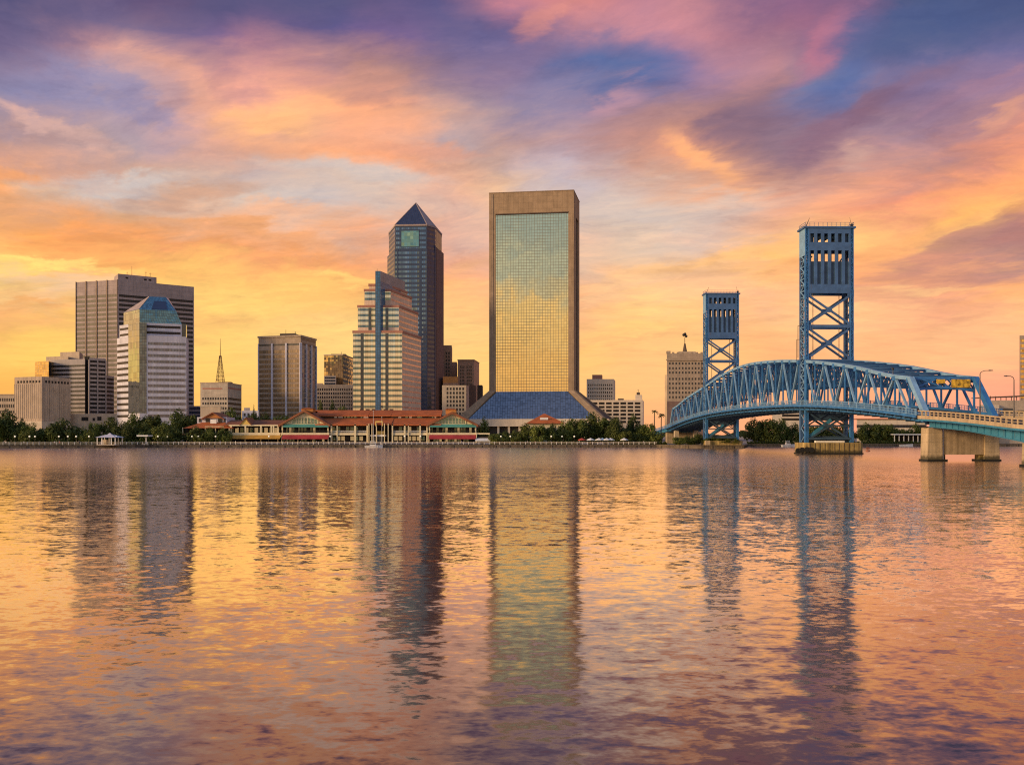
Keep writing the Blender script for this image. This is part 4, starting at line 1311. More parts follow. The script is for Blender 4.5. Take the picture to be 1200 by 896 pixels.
def pavilion(name, label, pxl, pxr, pyapex, cup, awning):
    pc = (pxl + pxr) / 2
    r = thing(name, label, 'pavilion', (X(pc), YL + 8, GZ), 'riverside marketplace buildings')
    w = pxr - pxl
    yf, yb = YL, YL + 26
    iw0, iw1 = pxl + w * .07, pxr - w * .07
    mb = MB(); gable_roof(mb, pxl - 1, pc, pxr + 1, 497.5, pyapex, yf, yb, 1.0, 1.6); mb.build('roof', 'roof_brown', r)
    mb = MB()
    zE, zA = Z(497.2, yf), Z(pyapex + 3.0, yf)
    xl, xr, xc = X(pxl + 2.5, yf), X(pxr - 2.5, yf), X(pc, yf)
    tri = [(xl, zE), (xr, zE), (xc, zA)]
    mb.face([(a, yf, b) for a, b in tri]); mb.face([(a, yf + .5, b) for a, b in reversed(tri)])
    for i in range(3):
        a, b = tri[i], tri[(i + 1) % 3]
        mb.face([(a[0], yf, a[1]), (a[0], yf + .5, a[1]), (b[0], yf + .5, b[1]), (b[0], yf, b[1])])
    mb.build('gable_wall', 'cream_paint', r)
    # arched window: segmental arch
    ww = X(pc + w * .255, yf) - X(pc, yf)
    zb1, zt1 = Z(496.2, yf), Z(488.8, yf)
    arc = [(xc - ww, zb1)] + [(xc - ww + 2 * ww * k / 14, zb1 + (zt1 - zb1) * (0.55 + 0.45 * math.sin(math.pi * k / 14))) for k in range(15)] + [(xc + ww, zb1)]
    wf = MB()
    cx, cz = xc, (zb1 + zt1) / 2
    arc2 = [(cx + (a - cx) * 1.07, cz + (b - cz) * 1.14) for a, b in arc]
    n = len(arc)
    for i in range(n):
        j = (i + 1) % n
        wf.face([(arc2[i][0], yf - .25, arc2[i][1]), (arc2[j][0], yf - .25, arc2[j][1]), (arc[j][0], yf - .25, arc[j][1]), (arc[i][0], yf - .25, arc[i][1])])
        wf.face([(arc2[i][0], yf - .25, arc2[i][1]), (arc2[j][0], yf - .25, arc2[j][1]), (arc2[j][0], yf, arc2[j][1]), (arc2[i][0], yf, arc2[i][1])])
    for k in range(1, 8):
        xx = xc - ww + 2 * ww * k / 8
        wf.box(xx - .07, xx + .07, yf - .24, yf - .1, zb1, zb1 + (zt1 - zb1) * (0.55 + 0.45 * math.sin(math.pi * k / 8)) - .03)
    win = MB(); win.face([(a, yf - .09, b) for a, b in arc])
    wo_ = win.build('arched_window', 'glass_green', r)
    wf.build('window_frame', 'cream_paint', wo_)
    W = Windows(r, 'shopfront')
    rr_ = random.Random(int(pxl))
    q_ = pxl + 4
    while q_ < pxr - 7:
        for a_, b_ in ((506.4, 501), (517, 512.5)):
            m_ = MB(); m_.box(X(q_, YL + 5), X(q_ + 2.6, YL + 5), YL + 4.85, YL + 5.1, Z(a_, YL + 5), Z(b_, YL + 5)); W.add(m_, rr_.choice(('shop_light', 'glass_brown', 'glass_green', 'glass_green', 'dark_interior')))
        q_ += 3.5
    W.done()
    # terrace level, awnings and lower level
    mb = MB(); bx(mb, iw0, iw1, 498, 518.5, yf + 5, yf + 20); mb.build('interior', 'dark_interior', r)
    mb = MB(); slope_roof(mb, pxl + w * .06, pxr - w * .03, yf - 2.2, 499.6, yf + .1, 496.6, .3); mb.build('green_awning', 'awning_green', r)
    mb = MB(); bx(mb, pxl + 1, pxr - 1, 507.0, 509.2, yf - 2, yf + 6); mb.build('terrace_floor', 'cream_paint', r)
    mb = MB(); slope_roof(mb, pxl + 2, pxr - 2, yf - 4.2, 513.6, yf - 2.0, 509.3, .25); mb.build('lower_awning', awning, r)
    rail = MB()
    bx(rail, pxl + 2, pxr - 2, 504.2, 504.6, yf - 1.9, yf - 1.8)
    k = pxl + 2
    while k < pxr - 2:
        bx(rail, k, k + .3, 504.4, 507, yf - 1.9, yf - 1.8); k += 1.2
    rail.build('terrace_railing', 'dark_metal', r)
    for q in (pxl + 1.5, pxl + w * .35, pxl + w * .65, pxr - 2.5):
        mb = MB(); bx(mb, q, q + 1.1, 509, 519, yf - 1.4, yf - .8); mb.build('post', 'cream_paint', r)
    for q in (pxl + 2, pxr - 3):
        mb = MB(); bx(mb, q, q + 1.4, 498, 507, yf - 1.0, yf - .2); mb.build('post', 'cream_paint', r)
    if cup:
        a, b, pt = cup
        mb = MB(); mb.prism([(X(a), yf + 1), (X(b), yf + 1), (X(b), yf + 6), (X(a), yf + 6)], Z(pyapex + 2.6, yf), Z(pt, yf)); mb.build('roof_cupola', 'orange_wall', r)
        cx_, hw = (X(a) + X(b)) / 2, (X(b) - X(a)) / 2 + .5
        mb = MB(); mb.prism([(cx_ - hw, yf + .5), (cx_ + hw, yf + .5), (cx_ + hw, yf + 6.5), (cx_ - hw, yf + 6.5)], Z(pt, yf), Z(pt - 1.3, yf), [(cx_ - .5, yf + 3), (cx_ + .5, yf + 3), (cx_ + .5, yf + 4), (cx_ - .5, yf + 4)]); mb.build('cupola_roof', 'roof_orange', r)
    return r
pavilion('gable_pavilion', 'cream gable pavilion with arched window, green awning and crimson lower awning', 328, 386.5, 480, (352.5, 366, 478.6), 'awning_red')
pavilion('gable_pavilion', 'cream gable pavilion with green glazed arched window next to the mirrored slab tower base', 500.5, 559.5, 482.3, (522, 534, 479.4), 'awning_red')

def market_wing(label, px0, px1, posts, roof_ext, railmat='cream_paint'):
    r = thing('market_wing', label, 'market hall', (X((px0 + px1) / 2), YL + 8, GZ), 'riverside marketplace buildings')
    e0, e1 = roof_ext
    mb = MB(); slope_roof(mb, e0, e1, YL - 1, 497.2, YL + 8, 489.8, .5); mb.build('lower_roof', 'roof_orange', r)
    mb = MB(); bx(mb, e0, e1, 486.2, 490.2, YL + 8, YL + 22); mb.build('clerestory_wall', 'dark_brown', r)
    W = Windows(r, 'clerestory_window')
    k = e0 + 2
    rnd = random.Random(int(px0))
    while k < e1 - 3:
        w = rnd.choice((2.0, 3.2, 5.5))
        mb = MB(); mb.box(X(k, YL + 8), X(min(e1, k + w), YL + 8), YL + 7.9, YL + 8.2, Z(489.4, YL + 8), Z(487.0, YL + 8))
        W.add(mb, rnd.choice(('sign_white', 'glass_dark', 'glass_ribbon', 'glass_brown', 'glass_ribbon'))); k += w + 1.4
    W.done()
    mb = MB(); slope_roof(mb, e0, e1, YL + 7, 486.4, YL + 15, 480.4, .5); slope_roof(mb, e0, e1, YL + 24, 486.4, YL + 15.02, 480.4, .5); mb.build('upper_roof', 'roof_orange', r)
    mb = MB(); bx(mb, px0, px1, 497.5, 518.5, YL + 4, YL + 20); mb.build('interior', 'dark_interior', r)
    mb = MB(); bx(mb, px0, px1, 507.2, 509.6, YL - .6, YL + 4); mb.build('balcony', 'cream_paint', r)
    rail = MB(); bx(rail, px0, px1, 504.4, 504.8, YL - .5, YL - .4)
    k = px0
    while k < px1: bx(rail, k, k + .25, 504.6, 507.2, YL - .5, YL - .4); k += 1.1
    rail.build('balcony_railing', 'white_paint', r)
    for q, w in posts:
        mb = MB(); bx(mb, q, q + w, 497, 518.8, YL - 1.0, YL - .4); mb.build('post', 'cream_paint', r)
    k = px0 + 3; W = Windows(r, 'shopfront')
    while k < px1 - 5:
        mb = MB(); mb.box(X(k, YL + 4), X(k + 4, YL + 4), YL + 3.85, YL + 4.1, Z(516, YL + 4), Z(511, YL + 4)); W.add(mb, rnd.choice(('glass_green', 'shop_light', 'glass_brown', 'shop_light')))
        mb = MB(); mb.box(X(k, YL + 4), X(k + 4, YL + 4), YL + 3.85, YL + 4.1, Z(506.5, YL + 4), Z(500, YL + 4)); W.add(mb, rnd.choice(('glass_green', 'glass_green', 'shop_light', 'glass_brown')))
        k += 5.3
    W.done()
    return r
market_wing('long market hall with stacked orange roofs between the left gable pavilion and the entrance', 386.5, 431,
            [(387.5, 1.6), (394.5, 1.0), (415, 2.2), (429.5, 1.4)], (369, 432))
market_wing('long market hall with stacked orange roofs between the entrance and the right gable pavilion', 459, 501,
            [(459, 1.6), (473.5, 1.6), (478, 1.0), (491.5, 1.6), (499.6, 1.4)], (458, 517))
# central entrance
r = thing('entrance_portal', 'open cream framed entrance with tall posts between the two long market halls', 'entrance', (X(445), YL + 4, GZ), 'riverside marketplace buildings')
mb = MB(); slope_roof(mb, 431.5, 458.5, YL - 1, 496.4, YL + 8, 489.6, .5); slope_roof(mb, 431.5, 458.5, YL + 7, 486.4, YL + 15, 480.4, .5); mb.build('roof', 'roof_orange', r)
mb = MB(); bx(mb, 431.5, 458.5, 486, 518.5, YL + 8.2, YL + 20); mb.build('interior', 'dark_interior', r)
for q in (431.8, 435.3, 440.6, 450, 454.4):
    mb = MB(); bx(mb, q, q + .9, 496, 519, YL - 1.6, YL - .9); mb.build('post', 'cream_paint', r)
mb = MB(); bx(mb, 439.8, 448.4, 493.2, 494.6, YL - 1.8, YL - 1.2); bx(mb, 439.8, 440.8, 494.6, 499, YL - 1.8, YL - 1.2); bx(mb, 447.4, 448.4, 494.6, 499, YL - 1.8, YL - 1.2); mb.build('gate_frame', 'yellow_paint', r)
mb = MB(); bx(mb, 442, 451, 505, 509.5, YL + 1, YL + 2); mb.build('display_panel', 'yellow_paint', r)
mb = MB(); bx(mb, 435, 449, 511.6, 517.8, YL + 1.2, YL + 3); mb.build('glass_front', 'glass_navy', r)
mb = MB(); bx(mb, 434, 452, 509.3, 511.2, YL - 1, YL + 1); mb.build('canopy', 'white_paint', r)

# left low arcade with yellow gable
r = thing('arcade', 'low yellow arcade with a small gable and gold lower awning beside the crimson awning', 'arcade', (X(297), YL + 6, GZ), 'riverside marketplace buildings')
mb = MB(); slope_roof(mb, 262, 330, YL - .6, 497.6, YL + 10, 492.0, .4); mb.build('roof', 'roof_brown', r)
mb = MB(); slope_roof(mb, 295, 326, YL + 3, 496.2, YL + 8, 494.0, .3); mb.build('roof_strip', 'roof_orange', r)
mb = MB(); gable_roof(mb, 281, 288, 295, 497.2, 488.8, YL - .8, YL + 9, .4, .5); mb.build('gable_roof', 'roof_brown', r)
mb = MB(); mb.face([(X(282), YL - .9, Z(497.4, YL)), (X(294), YL - .9, Z(497.4, YL)), (X(288), YL - .9, Z(490.0, YL))]); mb.face([(X(294), YL - .6, Z(497.4, YL)), (X(282), YL - .6, Z(497.4, YL)), (X(288), YL - .6, Z(490.0, YL))]); mb.build('gable_wall', 'yellow_paint', r)
mb = MB(); bx(mb, 268, 328, 497.5, 499, YL - .9, YL - .3); mb.build('eave_beam', 'cream_paint', r)
mb = MB(); bx(mb, 268, 328, 506.8, 509.6, YL - 1.2, YL + 5); mb.build('balcony', 'cream_paint', r)
mb = MB(); bx(mb, 268, 329, 499, 518.5, YL + 5, YL + 15); mb.build('interior', 'dark_interior', r)
mb = MB(); slope_roof(mb, 268, 328, YL - 4, 513.4, YL - 1.2, 509.7, .25); mb.build('lower_awning', 'awning_gold', r)
for q in (270, 286.6, 305, 317, 319.6, 325):
    mb = MB(); bx(mb, q, q + 1.5, 498.8, 507, YL - 1, YL - .3); mb.build('post', 'cream_paint', r)
for q in (270, 286.6, 305, 325):
    mb = MB(); bx(mb, q, q + 1.0, 509.5, 518.8, YL - 1, YL - .3); mb.build('post', 'cream_paint', r)
W = Windows(r, 'shopfront')
for k in range(10):
    mb = MB(); mb.box(X(270 + 5.7 * k, YL + 5), X(274 + 5.7 * k, YL + 5), YL + 4.85, YL + 5.1, Z(506.6, YL + 5), Z(501, YL + 5)); W.add(mb, ('glass_green', 'shop_light')[k % 2])
W.done()
# left rotunda restaurant
r = thing('restaurant_house', 'two storey restaurant with layered orange hip roofs and a white roof sign, left end', 'restaurant', (X(243), YL + 6, GZ), 'riverside marketplace buildings')
def hip(mb, px0, px1, pye, pyt, y0, y1, inset, sy=3):
    a, b = X(px0, y0), X(px1, y0)
    i = inset * y0 / 1000
    mb.prism([(a, y0), (b, y0), (b, y1), (a, y1)], Z(pye, y0), Z(pyt, y0), [(a + i, y0 + sy), (b - i, y0 + sy), (b - i, y1 - sy), (a + i, y1 - sy)])
mb = MB(); hip(mb, 214, 273, 501.6, 494.4, YL - 2, YL + 22, 16, 7); mb.build('lower_roof', 'roof_orange', r)
mb = MB(); bx(mb, 231, 266, 488.6, 496, YL + 5, YL + 16); mb.build('clerestory_wall', 'white_panel', r)
W = Windows(r, 'clerestory_window')
for a, b in ((233, 236), (241, 246), (255.5, 260.5), (262, 264.5)):
    mb = MB(); mb.box(X(a, YL + 5), X(b, YL + 5), YL + 4.85, YL + 5.2, Z(494.4, YL + 5), Z(490.0, YL + 5)); W.add(mb, 'glass_dark')
W.done()
mb = MB(); gable_roof(mb, 236, 249.5, 263, 490.4, 482.8, YL + 4.2, YL + 17, .5, .8); mb.build('upper_roof', 'roof_brown', r)
mb = MB(); xa, xb, xc = X(240, YL + 4.2), X(259, YL + 4.2), X(249.5, YL + 4.2)
for yy in (YL + 4.1, YL + 4.6):
    mb.face([(xa, yy, Z(489.6, YL + 4)), (xb, yy, Z(489.6, YL + 4)), (xc, yy, Z(484.6, YL + 4))])
mb.build('gable_wall', 'orange_wall', r)
mb = MB(); bx(mb, 246.5, 253.5, 491.4, 496.0, YL + 3.2, YL + 3.6); mb.build('roof_sign', 'sign_white', r)
mb = MB(); bx(mb, 217, 270, 500, 518.5, YL + 4, YL + 18); mb.build('interior', 'dark_interior', r)
mb = MB(); bx(mb, 213.5, 254, 507.4, 509.4, YL - 2, YL + 4); mb.build('balcony', 'orange_wall', r)
mb = MB(); bx(mb, 240, 262, 499.2, 501.4, YL - .4, YL + 1); mb.build('eave_beam', 'cream_paint', r)
for q in (213.5, 226, 240, 252, 262, 268):
    mb = MB(); bx(mb, q, q + .9, 501, 519, YL - 1.6, YL - 1.0); mb.build('post', 'cream_paint', r)
mb = MB(); slope_roof(mb, 254, 270, YL - 3, 512.6, YL - .5, 509.5, .25); mb.build('lower_awning', 'awning_gold', r)
# red roofed kiosk before the mirrored slab
r = thing('red_roof_house', 'low house with a wide red hip roof before the mirrored slab tower', 'restaurant', (X(640, 400), 404, GZ))
yk = 398
mb = MB(); a, b = X(616, yk), X(663, yk)
mb.prism([(a, yk), (b, yk), (b, yk + 16), (a, yk + 16)], Z(496, yk), Z(484.2, yk), [(X(637.5, yk), yk + 7), (X(639.5, yk), yk + 7), (X(639.5, yk), yk + 9), (X(637.5, yk), yk + 9)]); mb.build('roof', 'roof_orange', r)
mb = MB(); mb.box(a + 1.2, b - 1.2, yk + 1.2, yk + 15, GZ, Z(496, yk)); mb.build('wall', 'cream_paint', r)
mb = MB(); mb.box(X(633, yk), X(642.5, yk), yk + 2.2, yk + 2.5, Z(491.6, yk), Z(489.0, yk)); mb.build('roof_sign', 'sign_white', r)
W = Windows(r)
for k in range(6):
    u = a + 2.5 + k * 2.5
    mb = MB(); mb.box(u, u + 1.7, yk + 1.0, yk + 1.4, Z(510, yk), Z(501, yk)); W.add(mb, 'glass_dark')
W.done()
# small kiosk beside the right pavilion
r = thing('snack_kiosk', 'small kiosk with a white awning between the right gable pavilion and the trees', 'kiosk', (X(566), YL - 2, GZ))
mb = MB(); bx(mb, 558, 573.5, 511, 518.6, YL - 3, YL + 2); mb.build('wall', 'dark_interior', r)
mb = MB(); slope_roof(mb, 557, 574.5, YL - 5.5, 516.0, YL - 3, 513.2, .25); mb.build('awning', 'canvas_white', r)
mb = MB(); bx(mb, 557.5, 574, 507.2, 508.8, YL - 3.2, YL + 2); mb.build('roof', 'cream_paint', r)
for q in (558, 572.8):
    mb = MB(); bx(mb, q, q + .8, 508, 518.6, YL - 3.6, YL - 3.1); mb.build('post', 'cream_paint', r)

# flagpoles
fp = thing('flagpole', 'tall pale flagpole before the market entrance, left of two', 'flagpole', (X(437.5, 370), 370, GZ), 'flagpoles', local=True)
mb = MB(); mb.tube((0, 0, 0), (0, 0, 14.5), .12, .05, 6); mb.build('pole', 'white_paint', fp)
mb = MB(); mb.ball((0, 0, 14.6), .18); mb.build('finial', 'white_paint', fp)
mb = MB(); mb.box(-.4, .4, -.4, .4, 0, .4); mb.build('base', 'pale_stone', fp)
dup(fp, (X(447.5, 371), 371, GZ), 0, .82, 'shorter pale flagpole before the market entrance, right of two', 'flagpoles')

# promenade railing
r = thing('promenade_railing', 'long low pale railing along the top of the river wall', 'railing', (0, 366, GZ))
W = Windows(r, 'post', 100)
pts = [P(0, 346.3), P(158, 358.3), P(176, 365.3), P(770, 366.3)]
rl = MB()
for a, b in zip(pts[:-1], pts[1:]):
    f = Face(a, b)
    for h in (.45, .8, 1.1):
        f.box(rl, 0, f.L, GZ + .12 + h - .05, GZ + .12 + h + .05, -.05, .05)
    n = int(f.L / 2.2)
    for k in range(n):
        u = (k + .5) * f.L / n
        W.add(f.box(MB(), u - .09, u + .09, GZ + .1, GZ + 1.3, -.09, .09), 'white_paint')
rl.build('rail', 'pale_stone', r)
W.done()

# ------------------------------------------------------------------ gazebo, shelter, boats, markers
r = thing('gazebo', 'open riverside gazebo with a pale grey hip roof at the left of the promenade', 'gazebo', (X(123.5, 353), 354, GZ))
yg = 352
mb = MB(); a, b = X(111, yg), X(136, yg)
mb.prism([(a, yg), (b, yg), (b, yg + 8), (a, yg + 8)], Z(512.4, yg), Z(509.2, yg), [(a + 3, yg + 3), (b - 3, yg + 3), (b - 3, yg + 5), (a + 3, yg + 5)]); mb.prism([(X(121, yg), yg + 3.2), (X(126, yg), yg + 3.2), (X(126, yg), yg + 4.8), (X(121, yg), yg + 4.8)], Z(509.2, yg), Z(507.2, yg), [(X(123, yg), yg + 3.9), (X(124, yg), yg + 3.9), (X(124, yg), yg + 4.1), (X(123, yg), yg + 4.1)]); mb.build('roof', 'white_panel', r)
for q in (112.5, 118, 129, 133.6):
    mb = MB(); mb.box(X(q, yg), X(q + .9, yg), yg + .6, yg + .9, GZ, Z(512.4, yg)); mb.build('post', 'white_paint', r)
    mb = MB(); mb.box(X(q, yg), X(q + .9, yg), yg + 7, yg + 7.3, GZ, Z(512.4, yg)); mb.build('post', 'white_paint', r)
mb = MB(); mb.box(a + .8, b - .8, yg + .3, yg + 7.6, GZ, GZ + .25); mb.build('floor', 'pale_stone', r)
mb = MB(); mb.box(X(113, yg), X(119, yg), yg + 4, yg + 6, GZ + .25, GZ + 2.2); mb.build('counter', 'pale_stone', r)
r = thing('shelter', 'flat white shelter roof on a single post beside the dark trees', 'shelter', (X(169, 362), 362, GZ))
mb = MB(); mb.box(X(162.5, 362), X(175.5, 362), 360, 365, Z(511.2, 362), Z(509.6, 362)); mb.build('roof', 'canvas_white', r)
mb = MB(); mb.box(X(170.5, 362), X(171.6, 362), 362, 362.4, GZ, Z(511.2, 362)); mb.build('post', 'white_paint', r)
mb = MB(); mb.box(X(166, 362), X(173, 362), 362, 363, GZ, GZ + .5); mb.build('bench', 'pale_stone', r)

def boat(label, px, Y, L, cabin, mast_h=0, rz=0, cat='boat'):
    r = thing('moored_boat', label, cat, (X(px, Y), Y, 0), 'moored boats', rz, local=True)
    mb = MB()
    n = 8
    secs = []
    for k in range(n + 1):
        t = k / n
        w = L * .15 * math.sin(min(1, (1 - t) * 2.2 + .02) * math.pi / 2)
        x_ = -L / 2 + L * t
        sh = .55 + .45 * t * t
        secs.append([(x_, -w * .6, -.2), (x_, -w, sh + .35), (x_, w, sh + .35), (x_, w * .6, -.2)])
    for k in range(n):
        for i in range(4):
            j = (i + 1) % 4
            mb.face([secs[k][i], secs[k][j], secs[k + 1][j], secs[k + 1][i]])
    mb.face(secs[0]); mb.face(secs[-1][::-1])
    mb.build('hull', 'boat_white', r)
    if cabin:
        mb = MB(); mb.prism([(-L * .22, -L * .1), (L * .16, -L * .08), (L * .16, L * .08), (-L * .22, L * .1)], .9, 2.1, [(-L * .2, -L * .085), (L * .08, -L * .07), (L * .08, L * .07), (-L * .2, L * .085)]); c = mb.build('cabin', 'boat_white', r)
        mb = MB(); mb.box(-L * .19, L * .09, -L * .1, -L * .088, 1.45, 1.85); mb.box(-L * .19, L * .09, L * .088, L * .1, 1.45, 1.85); mb.build('cabin_window', 'glass_dark', c)
        mb = MB(); mb.box(-L * .2, L * .05, -L * .08, L * .08, 2.7, 2.85)
        for sx in (-L * .19, L * .04):
            for sy in (-L * .07, L * .07): mb.bar((sx, sy, 2.0), (sx, sy, 2.75), .06)
        mb.build('top', 'canvas_white', r)
    if mast_h:
        mb = MB(); mb.tube((0, 0, .8), (0, 0, mast_h), .09, .05, 6); mb.tube((0, 0, 2.4), (-L * .4, 0, 2.3), .07, None, 5); mb.build('mast', 'grey_metal', r)
    return r
boat('white motor boat moored at the river wall before the market entrance', 438, 362.5, 7.5, True, rz=0.05)
boat('small white cabin boat moored under the lift span', 924, 388, 6.5, True, rz=0.2)
boat('low open white boat moored at the wall under the near span', 1062, 397, 6.0, False, rz=-.05)
# channel marker
mk = thing('channel_marker', 'small red brown channel marker floating right of the near bridge pier', 'buoy', (X(1017, 278), 278, 0), local=True)
mb = MB(); mb.tube((0, 0, -.3), (0, 0, .45), .7, .6, 10); mb.build('float', 'red_metal', mk)
mb = MB(); mb.box(-.55, .55, -.05, .05, .75, 1.35); mb.box(-.07, .07, -.03, .03, .4, .8); mb.build('sign_board', 'red_metal', mk)
# flat roofed pavilion under the near span
r = thing('canopy_pavilion', 'long flat white canopy on posts seen between the two bridge piers', 'canopy', (X(1065, 402), 404, GZ))
mb = MB(); mb.box(X(1046, 402), X(1090, 402), 401, 408, Z(509.4, 402), Z(508.2, 402)); mb.build('roof', 'canvas_white', r)
for k in range(8):
    q = 1048 + 5.5 * k
    mb = MB(); mb.box(X(q, 402), X(q + .7, 402), 402, 402.3, GZ, Z(509.4, 402)); mb.build('post', 'white_paint', r)
mb = MB(); mb.box(X(1048, 402), X(1088, 402), 407, 408, GZ, Z(510, 402)); mb.build('back_wall', 'dark_interior', r)

# umbrellas before the trees
um = thing('market_umbrella', 'white market umbrella, leftmost of the row before the trees right of the slab tower', 'umbrella', (X(692, 371), 371, GZ), 'market umbrellas', local=True)
mb = MB(); mb.tube((0, 0, 0), (0, 0, 2.9), .05, .04, 6); mb.build('pole', 'grey_metal', um)
mb = MB()
for k in range(8):
    a, b = 2 * math.pi * k / 8, 2 * math.pi * (k + 1) / 8
    mb.face([(1.9 * math.cos(a), 1.9 * math.sin(a), 2.1), (1.9 * math.cos(b), 1.9 * math.sin(b), 2.1), (0, 0, 2.95)])
    mb.face([(1.9 * math.cos(a), 1.9 * math.sin(a), 1.88), (1.9 * math.cos(b), 1.9 * math.sin(b), 1.88), (1.9 * math.cos(b), 1.9 * math.sin(b), 2.1), (1.9 * math.cos(a), 1.9 * math.sin(a), 2.1)])
mb.build('canopy', 'canvas_white', um)
mb = MB(); mb.tube((0, 0, 0), (0, 0, .12), .4, .35, 10); mb.build('base', 'dark_metal', um)
for px, Y, lab, mt in ((702, 370, 'white market umbrella standing just right of the leftmost one', None), (706, 371.5, 'pale blue market umbrella in the middle of the row before the trees', 'canvas_blue'),
                       (711, 370, 'white market umbrella between the pale blue one and the end of the row', None), (715.5, 371, 'white market umbrella, rightmost of the row before the trees', None),
                       (731.5, 370, 'lone white market umbrella under the trees right of the umbrella row', None), (682, 371, 'dark red market umbrella left of the white ones', 'canvas_red')):
    d = dup(um, (X(px, Y), Y, GZ), 0.3, 1.0, lab)
    if mt:
        for ch in d.children:
            if ch.name.startswith('canopy'):
                ch.data = ch.data.copy(); ch.data.materials[0] = MATS[mt]

# street lamps
lp = thing('street_lamp', 'globe lamp on a dark post, leftmost lamp of the left promenade', 'street lamp', (X(17.5, 350), 350, GZ), 'globe lamps along the promenade', local=True)
mb = MB(); mb.tube((0, 0, 0), (0, 0, .5), .16, .12, 8); mb.tube((0, 0, .5), (0, 0, 3.3), .07, .05, 6); mb.build('post', 'dark_metal', lp)
mb = MB(); mb.ball((0, 0, 3.58), .34, 10, 8); mb.build('globe', 'lamp_globe', lp, smooth=True)
mb = MB(); mb.tube((0, 0, 3.15), (0, 0, 3.3), .1, .2, 8); mb.build('collar', 'dark_metal', lp)
for px, Y, lab in ((34.5, 351, 'globe lamp in front of the small tree, second lamp from the left'), (41, 350.5, 'globe lamp close beside the second lamp, third from the left'),
        (69, 352, 'globe lamp under the round dark tree on the left bank'), (79.5, 352.5, 'globe lamp at the right foot of the round dark tree'),
        (89.3, 353, 'globe lamp just right of the round dark tree'), (104.3, 354, 'globe lamp left of the gazebo roof'), (136, 355, 'globe lamp against the right end of the gazebo'),
        (185, 366.6, 'globe lamp between the shelter and the large left trees'), (196.3, 367, 'globe lamp left of the orange roofed restaurant'),
        (225, 368, 'globe lamp before the left half of the orange roofed restaurant'), (232.4, 368, 'globe lamp before the middle of the orange roofed restaurant'),
        (252.6, 368, 'globe lamp at the right end of the restaurant balcony'), (315, 368.5, 'globe lamp before the right end of the yellow arcade'),
        (387, 369, 'globe lamp at the corner right of the crimson awning'), (474, 369, 'globe lamp before the right market hall, left of two'), (492.7, 369, 'globe lamp before the right market hall, right of two'),
        (587, 369, 'globe lamp before the slab tower columns, left of two'), (598, 369, 'globe lamp before the slab tower columns, right of two'),
        (646, 370, 'globe lamp below the red roofed house'), (658.6, 372, 'globe lamp right of the red roofed house'), (673, 370, 'globe lamp left of the dark red umbrella')):
    d = dup(lp, (X(px, Y), Y, GZ), 0, 1.0, lab)

# ------------------------------------------------------------------ trees
def crown_mesh(name, seed, n_clump, n_leaf, rx, rz, leaf=.42, mat='leaves', flat=.25):
    rnd = random.Random(seed)
    mb = MB()
    cl = []
    while len(cl) < n_clump:
        a, b, c = rnd.uniform(-1, 1), rnd.uniform(-1, 1), rnd.uniform(-.75, 1)
        d = math.sqrt(a * a + b * b + c * c)
        if .35 < d < 1:
            cl.append((a * rx * .86, b * rx * .86, c * rz * .86, rnd.uniform(.22, .40)))
    for k in range(n_leaf):
        cx, cy, cz, cr = rnd.choice(cl)
        while True:
            a, b, c = rnd.uniform(-1, 1), rnd.uniform(-1, 1), rnd.uniform(-1, 1)
            d = a * a + b * b + c * c
            if .25 < d < 1: break
        q = Vector((cx + a * cr * rx, cy + b * cr * rx, cz + c * cr * rz * 1.1))
        nrm = Vector((a + rnd.uniform(-.7, .7), b + rnd.uniform(-.7, .7), c + rnd.uniform(-.3, .9))).normalized()
        t = nrm.orthogonal().normalized()
        t = Matrix.Rotation(rnd.uniform(0, 6.28), 3, nrm) @ t
        s = nrm.cross(t)
        L, w = leaf * rnd.uniform(.7, 1.4), leaf * rnd.uniform(.45, .8)
        mb.face([q - t * L, q + s * w, q + t * L, q - s * w])
    return mb.mesh(name, mat)
CROWN = [crown_mesh('crown_round', 1, 38, 3400, 1, 1, .075), crown_mesh('crown_wide', 2, 40, 2800, 1.15, .82, .075), crown_mesh('crown_loose', 3, 26, 1900, 1, 1.05, .085),
         crown_mesh('crown_dark', 4, 42, 3600, 1.05, .95, .072, 'leaves_dark'), crown_mesh('crown_low', 5, 30, 1700, 1.25, .7, .09)]
def trunk_mesh():
    mb = MB()
    rnd = random.Random(5)
    mb.tube((0, 0, -.1), (0.03, 0.02, .5), .06, .04, 7)
    for k in range(6):
        a = 2 * math.pi * k / 6 + rnd.uniform(-.3, .3)
        mb.tube((.03, .02, .42 + .03 * k), (.32 * math.cos(a), .32 * math.sin(a), .78 + rnd.uniform(-.05, .1)), .026, .010, 5)
    return mb.mesh('trunk', 'bark')
TRUNK = trunk_mesh()
TREES = []
def tree(px, Y, pytop, w_px, kind, label, pybase=519.5, name='leafy_tree', group='trees on the river bank'):
    z0 = max(.4, min(GZ, Z(pybase, Y)) if pybase < 519 else GZ)
    zt = Z(pytop, Y)
    H = zt - GZ
    r = thing(name, label, 'tree', (X(px, Y), Y, GZ), group)
    w = w_px * Y / 1000 / 2
    tr = bpy.data.objects.new('trunk', TRUNK); col.objects.link(tr); tr.parent = r
    tr.scale = (H * .8, H * .8, H * .8)
    cr = bpy.data.objects.new('crown', CROWN[kind]); col.objects.link(cr); cr.parent = r
    ch = H * .50
    rx = (1, 1.15, 1, 1.05, 1.25)[kind]; rz = (1, .82, 1.05, .95, .7)[kind]
    cr.location = (0, 0, H - ch * .97)
    cr.scale = (w / rx * 1.16, w / rx * 1.16, ch / rz * 1.14)
    cr.rotation_euler = (0, 0, random.Random(px * 7 + Y).uniform(0, 6.28))
    return r
